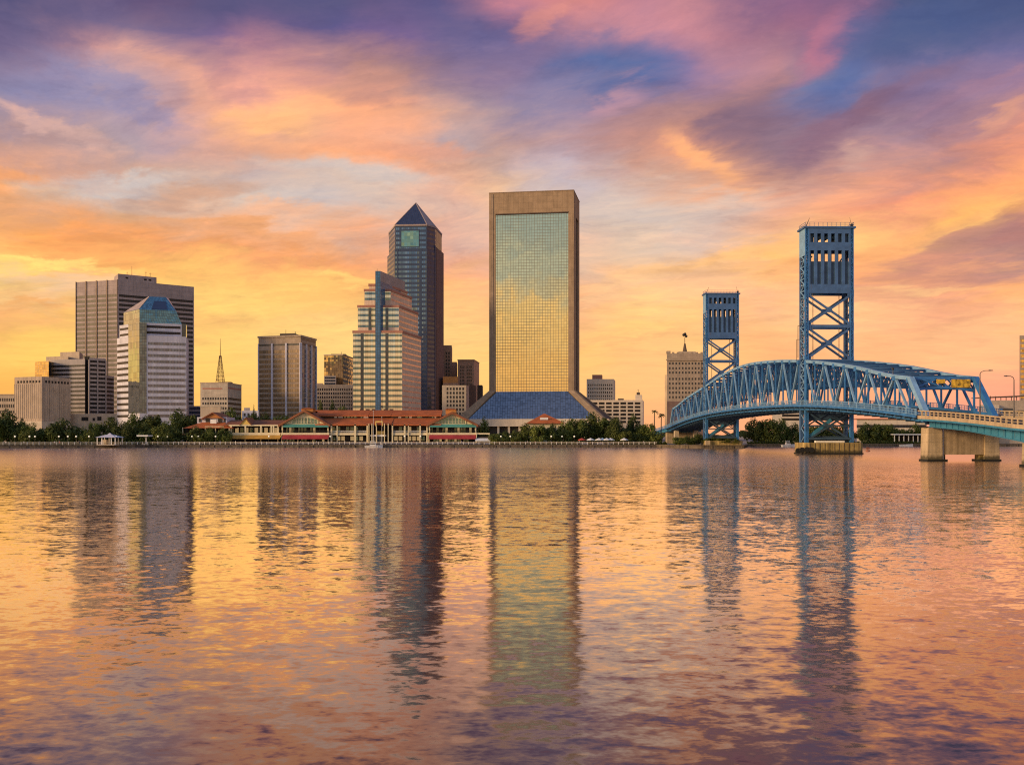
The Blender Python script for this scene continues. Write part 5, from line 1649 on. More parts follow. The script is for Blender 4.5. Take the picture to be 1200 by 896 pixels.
TL = [
 (10, 372, 484.5, 34, 3, 'large dark tree at the left edge, below the low tan block'),
 (-8, 366, 488, 30, 0, 'dark tree cut by the left edge of the view'),
 (25, 368, 495, 20, 3, 'dark tree between the left edge tree and the small bright tree'),
 (40, 366, 497.5, 24, 2, 'small bright green tree below the windowless block'),
 (33, 362, 503.5, 18, 2, 'low pale green tree at the second globe lamp'),
 (53, 370, 501, 20, 0, 'low green tree left of the round dark tree'),
 (75, 367, 493.8, 36, 3, 'round dark tree below the stepped grey office'),
 (97, 368, 501.5, 18, 2, 'pale green bushy tree right of the round dark tree'),
 (111, 372, 495.2, 15, 0, 'narrow green tree behind the left end of the gazebo'),
 (105, 365, 504, 18, 2, 'low bright tree just left of the gazebo'),
 (130, 376, 493.2, 28, 1, 'spreading tree behind the gazebo'),
 (146, 372, 497, 26, 3, 'dark low tree right of the gazebo'),
 (157, 392, 488, 24, 1, 'tree before the base of the white banded office'),
 (178, 396, 486.5, 28, 0, 'tall tree before the middle of the white banded office'),
 (170, 374, 497.5, 26, 3, 'dark tree behind the flat white shelter'),
 (191, 372, 495.5, 24, 2, 'bright bushy tree right of the flat white shelter'),
 (207, 384, 484.0, 32, 3, 'largest dark tree left of the orange roofed restaurant'),
 (223, 405, 486.5, 24, 0, 'tree rising behind the left end of the orange roofs'),
 (203, 370, 502, 22, 3, 'low dark tree at the left foot of the restaurant'),
 (232, 371.5, 500.5, 26, 2, 'olive tree covering the left balcony of the restaurant'),
 (246, 371.5, 503, 18, 1, 'small olive tree before the middle of the restaurant balcony'),
 (262, 371.5, 501.5, 18, 2, 'olive tree before the right end of the restaurant'),
 (272, 420, 483.5, 24, 1, 'tree behind the arcade, below the mast block'),
 (266, 412, 488, 20, 3, 'dark tree just right of the upper restaurant roof'),
 (297, 420, 486.5, 22, 0, 'tree behind the yellow gable of the arcade'),
 (311, 425, 488, 26, 3, 'dark tree below the column fronted tower'),
 (330, 425, 486.5, 24, 0, 'tree at the left shoulder of the crimson awning pavilion'),
 (297.5, 410, 480.5, 6, 3, 'slim dark cypress like tree below the small pale building'),
 (375, 430, 475.5, 12, 1, 'small tree above the left end of the upper orange roof'),
 (390, 432, 474.8, 12, 3, 'small dark tree above the upper orange roof below the gridded office'),
 (402, 432, 475.5, 12, 0, 'small green tree above the upper orange roof, right of the dark one'),
 (566, 384, 490.5, 14, 2, 'olive tree between the right pavilion and the slab tower base'),
 (579, 373, 508, 16, 0, 'low tree before the leftmost slab tower columns'),
 (592, 374, 506.5, 18, 3, 'low dark tree before the slab tower columns'),
 (604, 373, 505, 18, 2, 'low bright tree before the slab tower columns'),
 (617, 376, 499, 22, 1, 'tree at the left corner of the red roofed house'),
 (632, 374, 498, 22, 0, 'green tree before the middle of the red roofed house'),
 (648, 375, 498.5, 20, 3, 'dark tree before the right half of the red roofed house'),
 (661, 380, 494.5, 20, 2, 'tree at the right corner of the red roofed house'),
 (676, 384, 490.5, 26, 0, 'tree at the right foot of the slab tower glass'),
 (693, 392, 487.8, 28, 1, 'spreading tree below the right flare of the slab tower'),
 (711, 388, 489.5, 28, 0, 'tree behind the row of umbrellas'),
 (724, 380, 493, 22, 3, 'dark tree right of the umbrella row'),
 (743, 392, 489, 18, 3, 'dark tree below the right end of the parking garage'),
 (735, 374, 505, 18, 0, 'low tree under the parking garage, near the lone umbrella'),
 (758, 384, 496.5, 22, 0, 'green tree left of the bridge end'),
 (767, 376, 504, 20, 2, 'low green tree at the foot of the bridge end'),
 (750, 376, 506, 16, 2, 'low bright tree between the garage and the bridge end'),
 (884, 408, 493, 22, 3, 'dark tree under the lift span right of the far tower legs'),
 (900, 406, 491, 26, 0, 'rounded tree under the middle of the lift span'),
 (916, 408, 494.5, 22, 1, 'tree under the lift span, left of the deck building'),
 (932, 408, 498, 20, 3, 'dark tree under the lift span beside the near tower legs'),
 (953, 409, 498.5, 20, 0, 'tree seen between the legs of the near bridge tower, left half'),
 (969, 410, 496.5, 22, 3, 'dark tree seen between the legs of the near bridge tower, middle'),
 (988, 409, 498, 22, 1, 'tree seen between the legs of the near bridge tower, right half'),
 (1016, 406, 498, 24, 3, 'dark tree right of the near tower, under the near span'),
 (1031, 407, 496.5, 26, 0, 'broad green tree under the near span'),
 (1045, 408, 500, 16, 1, 'small tree left of the long white canopy'),
 (1072, 418, 499, 22, 3, 'dark tree behind the long white canopy'),
 (1054, 418, 502, 18, 0, 'tree behind the left end of the long white canopy'),
]
for t in TL:
    tree(*t)
# shrubs round the far pier
SH = [(806, 350, 511.5, 16, 3, 'dark shrub left of the far bridge pier'), (846, 349, 513, 20, 0, 'shrub between the legs of the far bridge tower'), (832, 350, 511, 16, 3, 'dark shrub behind the lit corner of the far pier'),
      (860, 349, 513.5, 16, 2, 'shrub at the right leg of the far bridge tower'), (795, 356, 512, 14, 0, 'shrub at the left end of the bridge abutment'), (818, 356, 509, 18, 3, 'taller shrub behind the far bridge pier')]
for px, Y, pt, w, k, lab in SH:
    tree(px, Y, pt, w, k, lab, name='shrub', group='shrubs by the far pier')
for o in list(col.objects):
    if o.name.startswith('shrub'): o['category'] = 'shrub'
# palms
def palm(px, Y, pytop, label):
    r = thing('palm_tree', label, 'palm tree', (X(px, Y), Y, GZ), 'palms by the bridge end', local=True)
    H = Z(pytop, Y) - GZ - 1.2
    mb = MB(); mb.tube((0, 0, 0), (.2, 0, H), .28, .2, 7); mb.build('trunk', 'bark', r)
    mb = MB(); rnd = random.Random(int(px))
    for k in range(22):
        a = rnd.uniform(0, 6.28); up = rnd.uniform(-.5, 1.0); L = rnd.uniform(2.0, 2.8)
        prev = Vector((.2, 0, H)); d = Vector((math.cos(a), math.sin(a), up)).normalized()
        sd_ = Vector((-math.sin(a), math.cos(a), 0))
        for sgm in range(4):
            nx = prev + d * L / 4
            w0, w1 = (.12, .32, .34, .22)[sgm], (.32, .34, .22, .02)[sgm]
            mb.face([prev - sd_ * w0, prev + sd_ * w0, nx + sd_ * w1, nx - sd_ * w1])
            prev = nx; d = (d + Vector((0, 0, -.38))).normalized()
    mb.build('crown', 'leaves_dark', r)
palm(766.5, 400, 479, 'taller palm standing left of the bridge end')
palm(774.5, 402, 483, 'shorter palm right beside the taller palm at the bridge end')
# distant trees as one mass
mb = MB(); rnd = random.Random(77)
for k in range(16000):
    px = rnd.uniform(-120, 1330)
    Y = rnd.uniform(735, 790)
    h = (3 + 5.0 * (.5 + .5 * math.sin(px * .11) * math.sin(px * .037 + 1))) * rnd.uniform(.15, 1) ** .6
    q = Vector((X(px, Y), Y, GZ + h * 1.0))
    n_ = Vector((rnd.uniform(-1, 1), -1, rnd.uniform(-.4, 1))).normalized(); t = n_.orthogonal().normalized(); s = n_.cross(t)
    w = rnd.uniform(.6, 1.2)
    mb.face([q - t * w, q + s * w, q + t * w, q - s * w])
tag(mb.build('distant_trees', 'leaves_dark'), 'far belt of dark trees behind the downtown buildings', 'trees', kind='stuff')
# low hedge along the promenade
def hedge(label, px0, px1, Y, h):
    mb = MB(); rnd = random.Random(int(px0))
    for k in range(int((px1 - px0) * 55)):
        px = rnd.uniform(px0, px1); y_ = Y + rnd.uniform(0, 1.6)
        q = Vector((X(px, Y), y_, GZ + rnd.uniform(0, h) * (.75 + .25 * math.sin(px * 1.3))))
        n_ = Vector((rnd.uniform(-1, 1), rnd.uniform(-1, .3), rnd.uniform(-.3, 1))).normalized(); t = n_.orthogonal().normalized(); s = n_.cross(t)
        w = rnd.uniform(.15, .3)
        mb.face([q - t * w, q + s * w * .7, q + t * w, q - s * w * .7])
    tag(mb.build('hedge', 'leaves_dark'), label, 'hedge')
hedge('low clipped hedge on the left promenade before the trees', 0, 110, 357, 1.6)
hedge('low hedge right of the gazebo under the dark trees', 137, 212, 367.6, 1.8)
hedge('low hedge along the promenade before the slab tower base', 575, 680, 371, 1.7)
hedge('low hedge along the promenade right of the umbrellas', 718, 782, 371, 1.5)
hedge('low hedge on the bank below the bridge, between the piers', 876, 1095, 401, 1.3)

# ------------------------------------------------------------------ people on the promenade
def person_mesh(seed, shirt, step):
    rnd = random.Random(seed)
    vs = [(0, 0, .95), (0, 0, 1.15), (0, 0, 1.40), (0, -.01, 1.52), (0, -.02, 1.66),
          (.10, 0, .90), (.11, -step, .50), (.11, step * .2 - step, .06), (.11, -step - .14, .03),
          (-.10, 0, .90), (-.11, step, .50), (-.11, step * 1.2, .06), (-.11, step * 1.2 - .14, .03),
          (.19, 0, 1.38), (.25, .04, 1.10), (.25, -.06, .86), (-.19, 0, 1.38), (-.25, -.02, 1.10), (-.25, -.14, .88)]
    es = [(0, 1), (1, 2), (2, 3), (3, 4), (0, 5), (5, 6), (6, 7), (7, 8), (0, 9), (9, 10), (10, 11), (11, 12), (2, 13), (13, 14), (14, 15), (2, 16), (16, 17), (17, 18)]
    rad = [.13, .13, .14, .055, .11, .09, .065, .045, .035, .09, .065, .045, .035, .06, .045, .035, .06, .045, .035]
    me = bpy.data.meshes.new('person_base'); me.from_pydata(vs, es, [])
    o = bpy.data.objects.new('person_base', me); col.objects.link(o)
    sk = o.modifiers.new('skin', 'SKIN')
    me.skin_vertices[0].data[0].use_root = True
    for i, r_ in enumerate(rad): me.skin_vertices[0].data[i].radius = (r_, r_)
    ss = o.modifiers.new('sub', 'SUBSURF'); ss.levels = 1; ss.render_levels = 1
    dg = bpy.context.evaluated_depsgraph_get()
    out = bpy.data.meshes.new_from_object(o.evaluated_get(dg))
    bpy.data.objects.remove(o)
    out.name = 'person'
    out.materials.clear()
    for m in ('skin', shirt, 'trousers', 'hair'): out.materials.append(MATS[m])
    for p in out.polygons:
        c = p.center
        if c.z > 1.70 or (c.z > 1.6 and c.y > .02): p.material_index = 3
        elif c.z > 1.47: p.material_index = 0
        elif c.z > .92: p.material_index = 0 if abs(c.x) > .21 and c.z < 1.2 else 1
        else: p.material_index = 0 if abs(c.x) > .21 else 2
    return out
PM = {'white': person_mesh(1, 'shirt_white', .12), 'red': person_mesh(2, 'shirt_red', .05), 'blue': person_mesh(3, 'shirt_blue', .15), 'dark': person_mesh(4, 'shirt_dark', .02)}
PL = [(7, 348, 'white', 0, 'person in a white shirt at the far left of the promenade'), (28, 349.5, 'white', 1.2, 'person in a white shirt between the first two globe lamps'), (46, 350.5, 'blue', 2.0, 'person in a blue shirt right of the third globe lamp'),
      (64, 352, 'white', .3, 'person in a white shirt under the round dark tree'), (70, 352, 'red', 2.6, 'person in a red shirt under the round dark tree'), (93, 353, 'dark', 1, 'person in dark clothes left of the gazebo'),
      (205, 367.5, 'white', .4, 'person in a white shirt left of the restaurant'), (219, 367.5, 'red', 1.4, 'person in a red shirt below the restaurant balcony'), (258, 367.8, 'blue', .2, 'person in a blue shirt right of the restaurant balcony'),
      (276, 367.8, 'white', 2.4, 'person in a white shirt before the left end of the arcade'), (300, 367.8, 'dark', .9, 'person in dark clothes before the arcade'), (335, 368, 'red', .5, 'person in a red shirt below the crimson awning'),
      (352, 368, 'white', 1.7, 'person in a white shirt below the middle of the crimson awning'), (371, 368, 'blue', 2.2, 'person in a blue shirt below the right half of the crimson awning'), (404, 368, 'white', .1, 'person in a white shirt before the left market hall'),
      (424, 368, 'dark', 1.2, 'person in dark clothes left of the flagpoles'), (466, 368, 'white', 2.1, 'person in a white shirt right of the market entrance'), (485, 368, 'red', .6, 'person in a red shirt before the right market hall'),
      (512, 368, 'white', 1.9, 'person in a white shirt below the left half of the right pavilion'), (541, 368, 'blue', .2, 'person in a blue shirt below the right half of the right pavilion'), (618, 368, 'white', .8, 'person in a white shirt before the trees left of the red roofed house'),
      (627, 368, 'red', 1.5, 'person in a red shirt before the red roofed house'), (679, 367.6, 'white', .3, 'person in a white shirt near the dark red umbrella'), (754, 368, 'white', 1.1, 'person in a white shirt near the bridge end')]
for px, Y, k, rz, lab in PL:
    o = bpy.data.objects.new('person', PM[k]); col.objects.link(o)
    o.location = (X(px, Y), Y, GZ + .005); o.rotation_euler = (0, 0, rz)
    tag(o, lab, 'person', 'people on the promenade')
# ------------------------------------------------------------------ blue lift bridge
BX, BY, BW = 81.7, 237.6, 13.6
BROT = math.radians(1.29)
br = thing('lift_bridge', 'blue steel vertical lift bridge with two tall towers crossing the river on the right', 'bridge', (BX, BY, 0), rz=BROT, local=True)
def lerp_pts(pts, s):
    for (a, za), (b, zb) in zip(pts[:-1], pts[1:]):
        if s <= b: return za + (zb - za) * max(0, (s - a)) / (b - a)
    return pts[-1][1]
def smooth(pts):
    def f(s):
        k = 0
        while k < len(pts) - 2 and s > pts[k + 1][0]: k += 1
        p1, p2 = pts[k], pts[k + 1]
        p0 = pts[k - 1] if k else p1; p3 = pts[k + 2] if k + 2 < len(pts) else p2
        t = (s - p1[0]) / (p2[0] - p1[0])
        return _cr(p0[1], p1[1], p2[1], p3[1], max(0, min(1, t)))
    return f
ZB = smooth([(-110, 3.2), (-98, 4.5), (-66, 8.3), (-33, 11.0), (0, 12.7), (28, 13.3), (55, 13.5), (83, 13.3), (111, 12.6), (145, 10.8), (181, 8.0), (230, 5.6)])
ZT = smooth([(-60, 17.1), (-30, 22.0), (0, 25.8), (30, 28.3), (57, 29.3), (85, 28.0), (113, 25.0), (145, 21.8), (174, 18.0)])
def span_trusses(s0, s1, n, end0, end1):
    for side, lx in (('a', 0.0), ('b', BW)):
        tr = None
        lo = MB(); hi_ = MB()
        st = [s0 + (s1 - s0) * k / n for k in range(n + 1)]
        lowz = [ZB(s) + 1.0 for s in st]
        top = [ZT(s) for s in st]
        for k in range(n):
            lo.bar((lx, st[k], lowz[k]), (lx, st[k + 1], lowz[k + 1]), .55, .75)
        t0, t1 = (1 if end0 else 0), (n - 1 if end1 else n)
        for k in range(t0, t1):
            hi_.bar((lx, st[k], top[k]), (lx, st[k + 1], top[k + 1]), .7, .8)
        if end0: hi_.bar((lx, st[0], lowz[0]), (lx, st[1], top[1]), .8, .9)
        if end1: hi_.bar((lx, st[n], lowz[n]), (lx, st[n - 1], top[n - 1]), .8, .9)
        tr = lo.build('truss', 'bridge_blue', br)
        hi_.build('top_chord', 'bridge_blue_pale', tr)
        for k in range(t0, t1 + 1):
            if (end0 and k == 0) or (end1 and k == n): continue
            m = MB(); m.bar((lx, st[k], lowz[k]), (lx, st[k], top[k]), .34, .34, up=(1, 0, 0))
            # gusset plates
            m.box(lx - .28, lx + .28, st[k] - .8, st[k] + .8, lowz[k] - .1, lowz[k] + .9)
            m.box(lx - .40, lx + .40, st[k] - .7, st[k] + .7, top[k] - .9, top[k] + .1)
            m.build('vertical', 'bridge_blue', tr)
        for k in range(t0, t1):
            up = (k % 2 == 1)
            a, b = (k, k + 1)
            m = MB()
            p, q = ((lx, st[a], lowz[a]), (lx, st[b], top[b])) if up else ((lx, st[a], top[a]), (lx, st[b], lowz[b]))
            m.bar(p, q, .42, .42, up=(1, 0, 0))
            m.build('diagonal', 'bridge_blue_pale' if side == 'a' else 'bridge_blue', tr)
    # top bracing
    m = MB()
    st = [s0 + (s1 - s0) * k / n for k in range(n + 1)]
    for k in range(t0, t1 + 1):
        zz = ZT(st[k])
        m.bar((0, st[k], zz), (BW, st[k], zz), .4, .5)
        if k not in (t0, t1) or True:
            # sway frame: lower strut with lattice
            sd_ = max(1.5, min(8.6, zz - ZB(st[k]) - 6.0))
            m.bar((0, st[k], zz - sd_), (BW, st[k], zz - sd_), .3, .4)
            for i in range(7):
                x0, x1 = BW * i / 7, BW * (i + 1) / 7
                m.bar((x0, st[k], zz - (sd_ if i % 2 else 0)), (x1, st[k], zz - (0 if i % 2 else sd_)), .26)
                m.bar((x0, st[k] + .1, zz - (0 if i % 2 else sd_)), (x1, st[k] + .1, zz - (sd_ if i % 2 else 0)), .26)
    for k in range(t0, t1):
        m.bar((0, st[k], ZT(st[k])), (BW, st[k + 1], ZT(st[k + 1])), .26); m.bar((BW, st[k], ZT(st[k])), (0, st[k + 1], ZT(st[k + 1])), .26)
    m.build('top_bracing', 'bridge_deep', br)
span_trusses(-66.0, -0.6, 10, True, False)
span_trusses(5.2, 110.4, 16, False, False)
span_trusses(116.2, 181.0, 10, False, True)
# deck
def deck(s0, s1, n, x0, x1, z0, z1, mat, name, parent=br):
    m = MB()
    for k in range(n):
        a, b = s0 + (s1 - s0) * k / n, s0 + (s1 - s0) * (k + 1) / n
        m.hexa([(x0, a, ZB(a) + z0), (x1, a, ZB(a) + z0), (x1, b, ZB(b) + z0), (x0, b, ZB(b) + z0), (x0, a, ZB(a) + z1), (x1, a, ZB(a) + z1), (x1, b, ZB(b) + z1), (x0, b, ZB(b) + z1)])
    return m.build(name, mat, parent)
wall('asphalt', (0.055, 0.052, 0.05))
deck(-66, 225, 60, -1.9, BW + 1.9, .55, .9, 'asphalt', 'road_deck')
deck(-66, 181, 60, -0.35, .35, -.45, .55, 'bridge_blue', 'edge_girder')
deck(-66, 181, 60, BW - .35, BW + .35, -.45, .55, 'bridge_dark', 'edge_girder')
deck(-66, 225, 60, -2.05, -1.85, .45, .98, 'bridge_blue', 'fascia')
deck(-66, 225, 60, BW + 1.85, BW + 2.05, .35, .98, 'bridge_blue', 'fascia')
for lx in (3.4, 6.8, 10.2):
    deck(-66, 181, 40, lx - .2, lx + .2, -.3, .54, 'bridge_dark', 'stringer')
m = MB()
for k in range(62):
    s = -65 + 246 * k / 61
    m.box(-1.9, BW + 1.9, s - .15, s + .15, ZB(s) - .05, ZB(s) + .5); m.box(.4, BW - .4, s - .15, s + .15, ZB(s) - 1.0, ZB(s) - .05)
m.build('floor_beams', 'bridge_dark', br)
for lx in (-1.95, BW + 1.95):
    m = MB()
    s = -66.0
    while s < 215:
        z_ = ZB(s) + .95
        m.box(lx - .03, lx + .03, s - .04, s + .04, z_, z_ + 1.2)
        s += .62
    k = -66.0
    while k < 212:
        for h, w in ((.15, .08), (.7, .07), (1.22, .12)):
            m.bar((lx, k, ZB(k) + .95 + h), (lx, k + 4, ZB(k + 4) + .95 + h), w)
        m.box(lx - .09, lx + .09, k - .09, k + .09, ZB(k) + .9, ZB(k) + 2.3)
        k += 4
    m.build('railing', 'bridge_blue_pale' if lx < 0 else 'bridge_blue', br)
# far approach ramp
m = MB()
for k in range(14):
    a, b = 181 + 4 * k, 185 + 4 * k
    m.hexa([(-1.6, a, ZB(a) - .9), (BW + 1.6, a, ZB(a) - .9), (BW + 1.6, b, ZB(b) - .9), (-1.6, b, ZB(b) - .9), (-1.6, a, ZB(a) + .5), (BW + 1.6, a, ZB(a) + .5), (BW + 1.6, b, ZB(b) + .5), (-1.6, b, ZB(b) + .5)])
m.build('end_ramp', 'bridge_teal', br)

# towers
def tower(s, D=4.8):
    W_, Zt, Zl = BW, 63.4, 3.2
    root = None
    cap_ = MB()
    cap_.box(-.5, W_ + .5, s - .3, s + D + .3, Zt - .5, Zt)
    root = cap_.build('tower', 'bridge_slate', br)
    L = .95
    for lx in (0, W_ - L):
        for ly in (s, s + D - L):
            m = MB()
            m.box(lx + .29, lx + L - .29, ly + .02, ly + L - .02, Zl, 12.0); m.box(lx, lx + .28, ly, ly + L, Zl, Zt - .5); m.box(lx + L - .28, lx + L, ly, ly + L, Zl, Zt - .5)
            # laced faces
            z_ = Zl
            i = 0
            while z_ < Zt - 2:
                for yy in (ly + .06, ly + L - .06):
                    a, b = (lx + .2, lx + L - .2) if i % 2 else (lx + L - .2, lx + .2)
                    m.bar((a, yy, z_), (b, yy, z_ + 1.1), .12)
                z_ += 1.1; i += 1
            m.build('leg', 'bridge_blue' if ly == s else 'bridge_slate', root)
    # side lacing between front and back legs
    for lx in (.14, W_ - .14):
        m = MB(); z_ = 15.0; i = 0
        while z_ < 55:
            a, b = (s + L, s + D - L) if i % 2 else (s + D - L, s + L)
            m.bar((lx, a, z_), (lx, b, z_ + 1.7), .30, .22); m.bar((lx, s + L, z_), (lx, s + D - L, z_), .18)
            z_ += 1.7; i += 1
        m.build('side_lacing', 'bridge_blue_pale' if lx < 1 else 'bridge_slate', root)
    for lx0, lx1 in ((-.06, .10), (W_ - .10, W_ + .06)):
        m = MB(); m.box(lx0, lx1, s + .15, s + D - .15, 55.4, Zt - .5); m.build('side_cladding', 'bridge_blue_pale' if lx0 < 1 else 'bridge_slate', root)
    z1a, z1b = 61.4, 59.0     # upper openings top, bottom
    z2a, z2b = 56.7, 53.7     # lower openings
    zp, zb_ = 47.3, 44.8      # bottom of recessed panels, bottom of housing
    for yy, mt in ((s - .02, 'bridge_slate'), (s + D - .28, 'bridge_slate')):
        m = MB()
        x0, x1 = L + .01, W_ - L - .01
        m.box(x0, x1, yy, yy + .3, z1a, Zt - .5)
        m.box(x0, x1, yy, yy + .3, z2a, z1b)
        m.box(x0, x1, yy, yy + .3, zb_, zp)
        pw = (x1 - x0) / 6
        for k in range(7):
            c = x0 + pw * k
            a, b = max(x0, c - .42), min(x1, c + .42)
            m.box(a, b, yy - .03, yy + .33, z1b + .003, z1a - .003)
            m.box(a, b, yy - .03, yy + .33, zp + .003, z2a - .003)
        m.build('housing_front', mt, root)
        m = MB()
        m.box(x0, x1, yy + .36, yy + .44, zp, z2b)
        m.build('recessed_panel', 'bridge_dark', root)
    m = MB()
    m.box(.4, W_ - .4, s + .5, s + D - .5, 58.2, 58.7); m.box(.4, W_ - .4, s + .5, s + D - .5, 46.4, 46.8)
    m.box(1.2, 2.6, s + .8, s + D - .8, 58.7, 61.2); m.box(W_ - 4.9, W_ - 1.2, s + .8, s + D - .8, 58.7, 61.4)
    for q in (4.6, 6.6, 8.6):
        m.tube((q, s + 1.2, 60.6), (q, s + D - 1.2, 60.6), .55, None, 10)
    m.bar((W_ - 3.2, s + 2.4, 53.7), (W_ - 1.2, s + 2.4, 56.7), .3); m.bar((1.2, s + 2.4, 53.7), (2.8, s + 2.4, 55.6), .3)
    m.build('machinery', 'bridge_dark', root)
    # braces
    zs_ = (44.8, 35.6, 26.2)
    for yy in (s + .35, s + D - .45):
        for a, b in ((0, 1), (1, 2)):
            for x_a, x_b in ((.7, W_ - .7), (W_ - .7, .7)):
                m = MB(); o_ = .02 if x_a < 5 else -.02
                m.bar((x_a, yy + o_, zs_[a] - .4), (x_b, yy + o_, zs_[b] + .5), .55, .40, up=(0, 1, 0)); m.build('cross_brace', 'bridge_slate', root)
        for zq in (zs_[1] + .05, 26.0):
            m = MB(); m.bar((.5, yy, zq), (W_ - .5, yy, zq), .8, .3, up=(0, 1, 0)); m.build('strut', 'bridge_slate', root)
        for zq in zs_:
            for xq in (.8, W_ - .8):
                m = MB(); m.box(xq - .9, xq + .9, yy - .22, yy - .14, zq - 1.0, zq + 1.0); m.build('gusset', 'bridge_slate', root)
        for zq in ((zs_[0] + zs_[1]) / 2, (zs_[1] + zs_[2]) / 2):
            m = MB(); m.box(W_ / 2 - .8, W_ / 2 + .8, yy - .23, yy - .13, zq - .7, zq + .8); m.build('gusset', 'bridge_slate', root)
    m = MB()
    for xq in (3.0, W_ - 3.2): m.tube((xq, s + 2.4, 14), (xq, s + 2.4, 46), .10, None, 5)
    m.build('cables', 'dark_metal', root)
    # below the deck
    m = MB()
    for yy in (s + .4, s + D - .5):
        m.bar((.8, yy, 4.0), (W_ - .8, yy, 11.6), .5, .35, up=(0, 1, 0)); m.bar((W_ - .8, yy + .05, 4.0), (.8, yy + .05, 11.6), .5, .35, up=(0, 1, 0)); m.bar((.8, yy, 4.3), (W_ - .8, yy, 4.3), .9, .5); m.bar((.8, yy, 7.9), (W_ - .8, yy, 7.9), .5, .4); m.bar((.8, yy + .4, 7.9), (W_ / 2, yy + .4, 11.6), .4, .3); m.bar((W_ - .8, yy + .4, 7.9), (W_ / 2, yy + .4, 11.6), .4, .3)
        m.bar((.4, yy, 11.9), (W_ - .4, yy, 11.9), 1.1, .5)
    m.box(1.0, W_ - 1.0, s + 1.0, s + D - 1.0, 9.4, 11.7); m.box(1.0, W_ - 1.0, s + 1.2, s + D - 1.2, 3.3, 5.0)
    m.build('lower_bracing', 'bridge_dark', root)
    m = MB(); m.bar((1.0, s + .6, 4.6), (W_ * .55, s + .6, 9.6), .9, .4, up=(0, 1, 0)); m.build('lower_brace', 'bridge_teal', root)
    m = MB()
    for lx in (.3, W_ - .3):
        i = 0; z_ = 3.4
        while z_ < 11:
            a, b = (s + .9, s + D - .9) if i % 2 else (s + D - .9, s + .9)
            m.bar((lx, a, z_), (lx, b, z_ + 1.9), .2); z_ += 1.9; i += 1
    m.build('lower_lacing', 'bridge_blue_pale', root)
    m = MB()
    zc = Zt
    for q in range(12):
        xq = W_ * q / 11
        for yy in (s, s + D): m.box(xq - .04, xq + .04, yy - .04, yy + .04, zc, zc + 1.1)
    for yy in (s, s + D):
        for h in (.55, 1.1): m.bar((0, yy, zc + h), (W_, yy, zc + h), .08)
    for xx in (0, W_):
        for h in (.55, 1.1): m.bar((xx, s, zc + h), (xx, s + D, zc + h), .08)
    m.build('roof_railing', 'bridge_slate', root)
    m = MB()
    m.tube((.3, s + .4, zc), (1.3, s + .4, zc + 2.4), .12, .05, 5); m.tube((W_ - .4, s + .4, zc), (W_ - 1.0, s + .4, zc + 2.6), .10, .04, 5); m.box(W_ - .7, W_ - .1, s + .2, s + .8, zc, zc + .8)
    m.build('beacon', 'dark_metal', root)
    # maintenance ladder cage beside the left leg
    m = MB(); m.bar((-1.3, s + 2.2, 27), (-1.3, s + 2.2, 36), .12); m.bar((-1.3, s + 2.2, 36), (-.1, s + 2.2, 36), .12); m.bar((-2.0, s + 1.2, 26), (-2.0, s + 1.2, 32), .12); m.bar((-2.0, s + 1.2, 32), (-.1, s + 1.2, 32), .12)
    m.build('access_ladder', 'dark_metal', root)
    return root
tower(0.0)
tower(111.0)
# portal
m = MB()
sp = -59.4
zt_ = ZT(-59.4)
m.bar((0, sp, zt_), (BW, sp, zt_), .55, .6); m.bar((0, sp - .05, zt_ - .3), (BW, sp - .05, zt_ - .3), .3)
N8 = 10
for k in range(N8):
    xa, xb = BW * k / N8, BW * (k + 1) / N8
    h = lambda x_: zt_ - 2.7 + 0.7 * (1 - (2 * x_ / BW - 1) ** 2) 
    m.bar((xa, sp - .25, h(xa)), (xb, sp - .25, h(xb)), .45, .5)
for (a, b) in ((.5, BW * .33), (BW * .33, BW * .5), (BW * .5, BW * .67), (BW * .67, BW - .5)):
    pass
m.bar((.4, sp - .1, zt_ - 2.3), (BW * .42, sp - .1, zt_ - .1), .35); m.bar((BW * .16, sp - .15, zt_ - .1), (BW * .55, sp - .15, zt_ - 2.2), .35)
m.bar((BW * .40, sp - .1, zt_ - .1), (BW * .62, sp - .1, zt_ - 2.0), .35); m.bar((BW - .4, sp - .1, zt_ - 2.3), (BW * .62, sp - .1, zt_ - .1), .35)
m.build('portal_frame', 'bridge_blue', br)
# end posts drawn heavier
for lx in (0, BW):
    m = MB(); m.hexa([(lx - .55, -67.2, ZB(-66) + .8), (lx + .55, -67.2, ZB(-66) + .8), (lx + .55, -65.6, ZB(-66) + .8), (lx - .55, -65.6, ZB(-66) + .8),
                      (lx - .5, -60.3, zt_ + .3), (lx + .5, -60.3, zt_ + .3), (lx + .5, -59.1, zt_ + .3), (lx - .5, -59.1, zt_ + .3)])
    m.build('end_post', 'bridge_blue_pale' if lx == 0 else 'bridge_blue', br)
for a, b, hh in ((5.4, 7.2, .9), (8.6, 12.5, 1.75)):
    m = MB()
    m.box(a, b, sp - .62, sp - .48, zt_ - .25 - hh, zt_ - .25)
    o = m.build('portal_sign', 'sign_yellow', br); o['label'] = 'weathered yellow board on the portal'
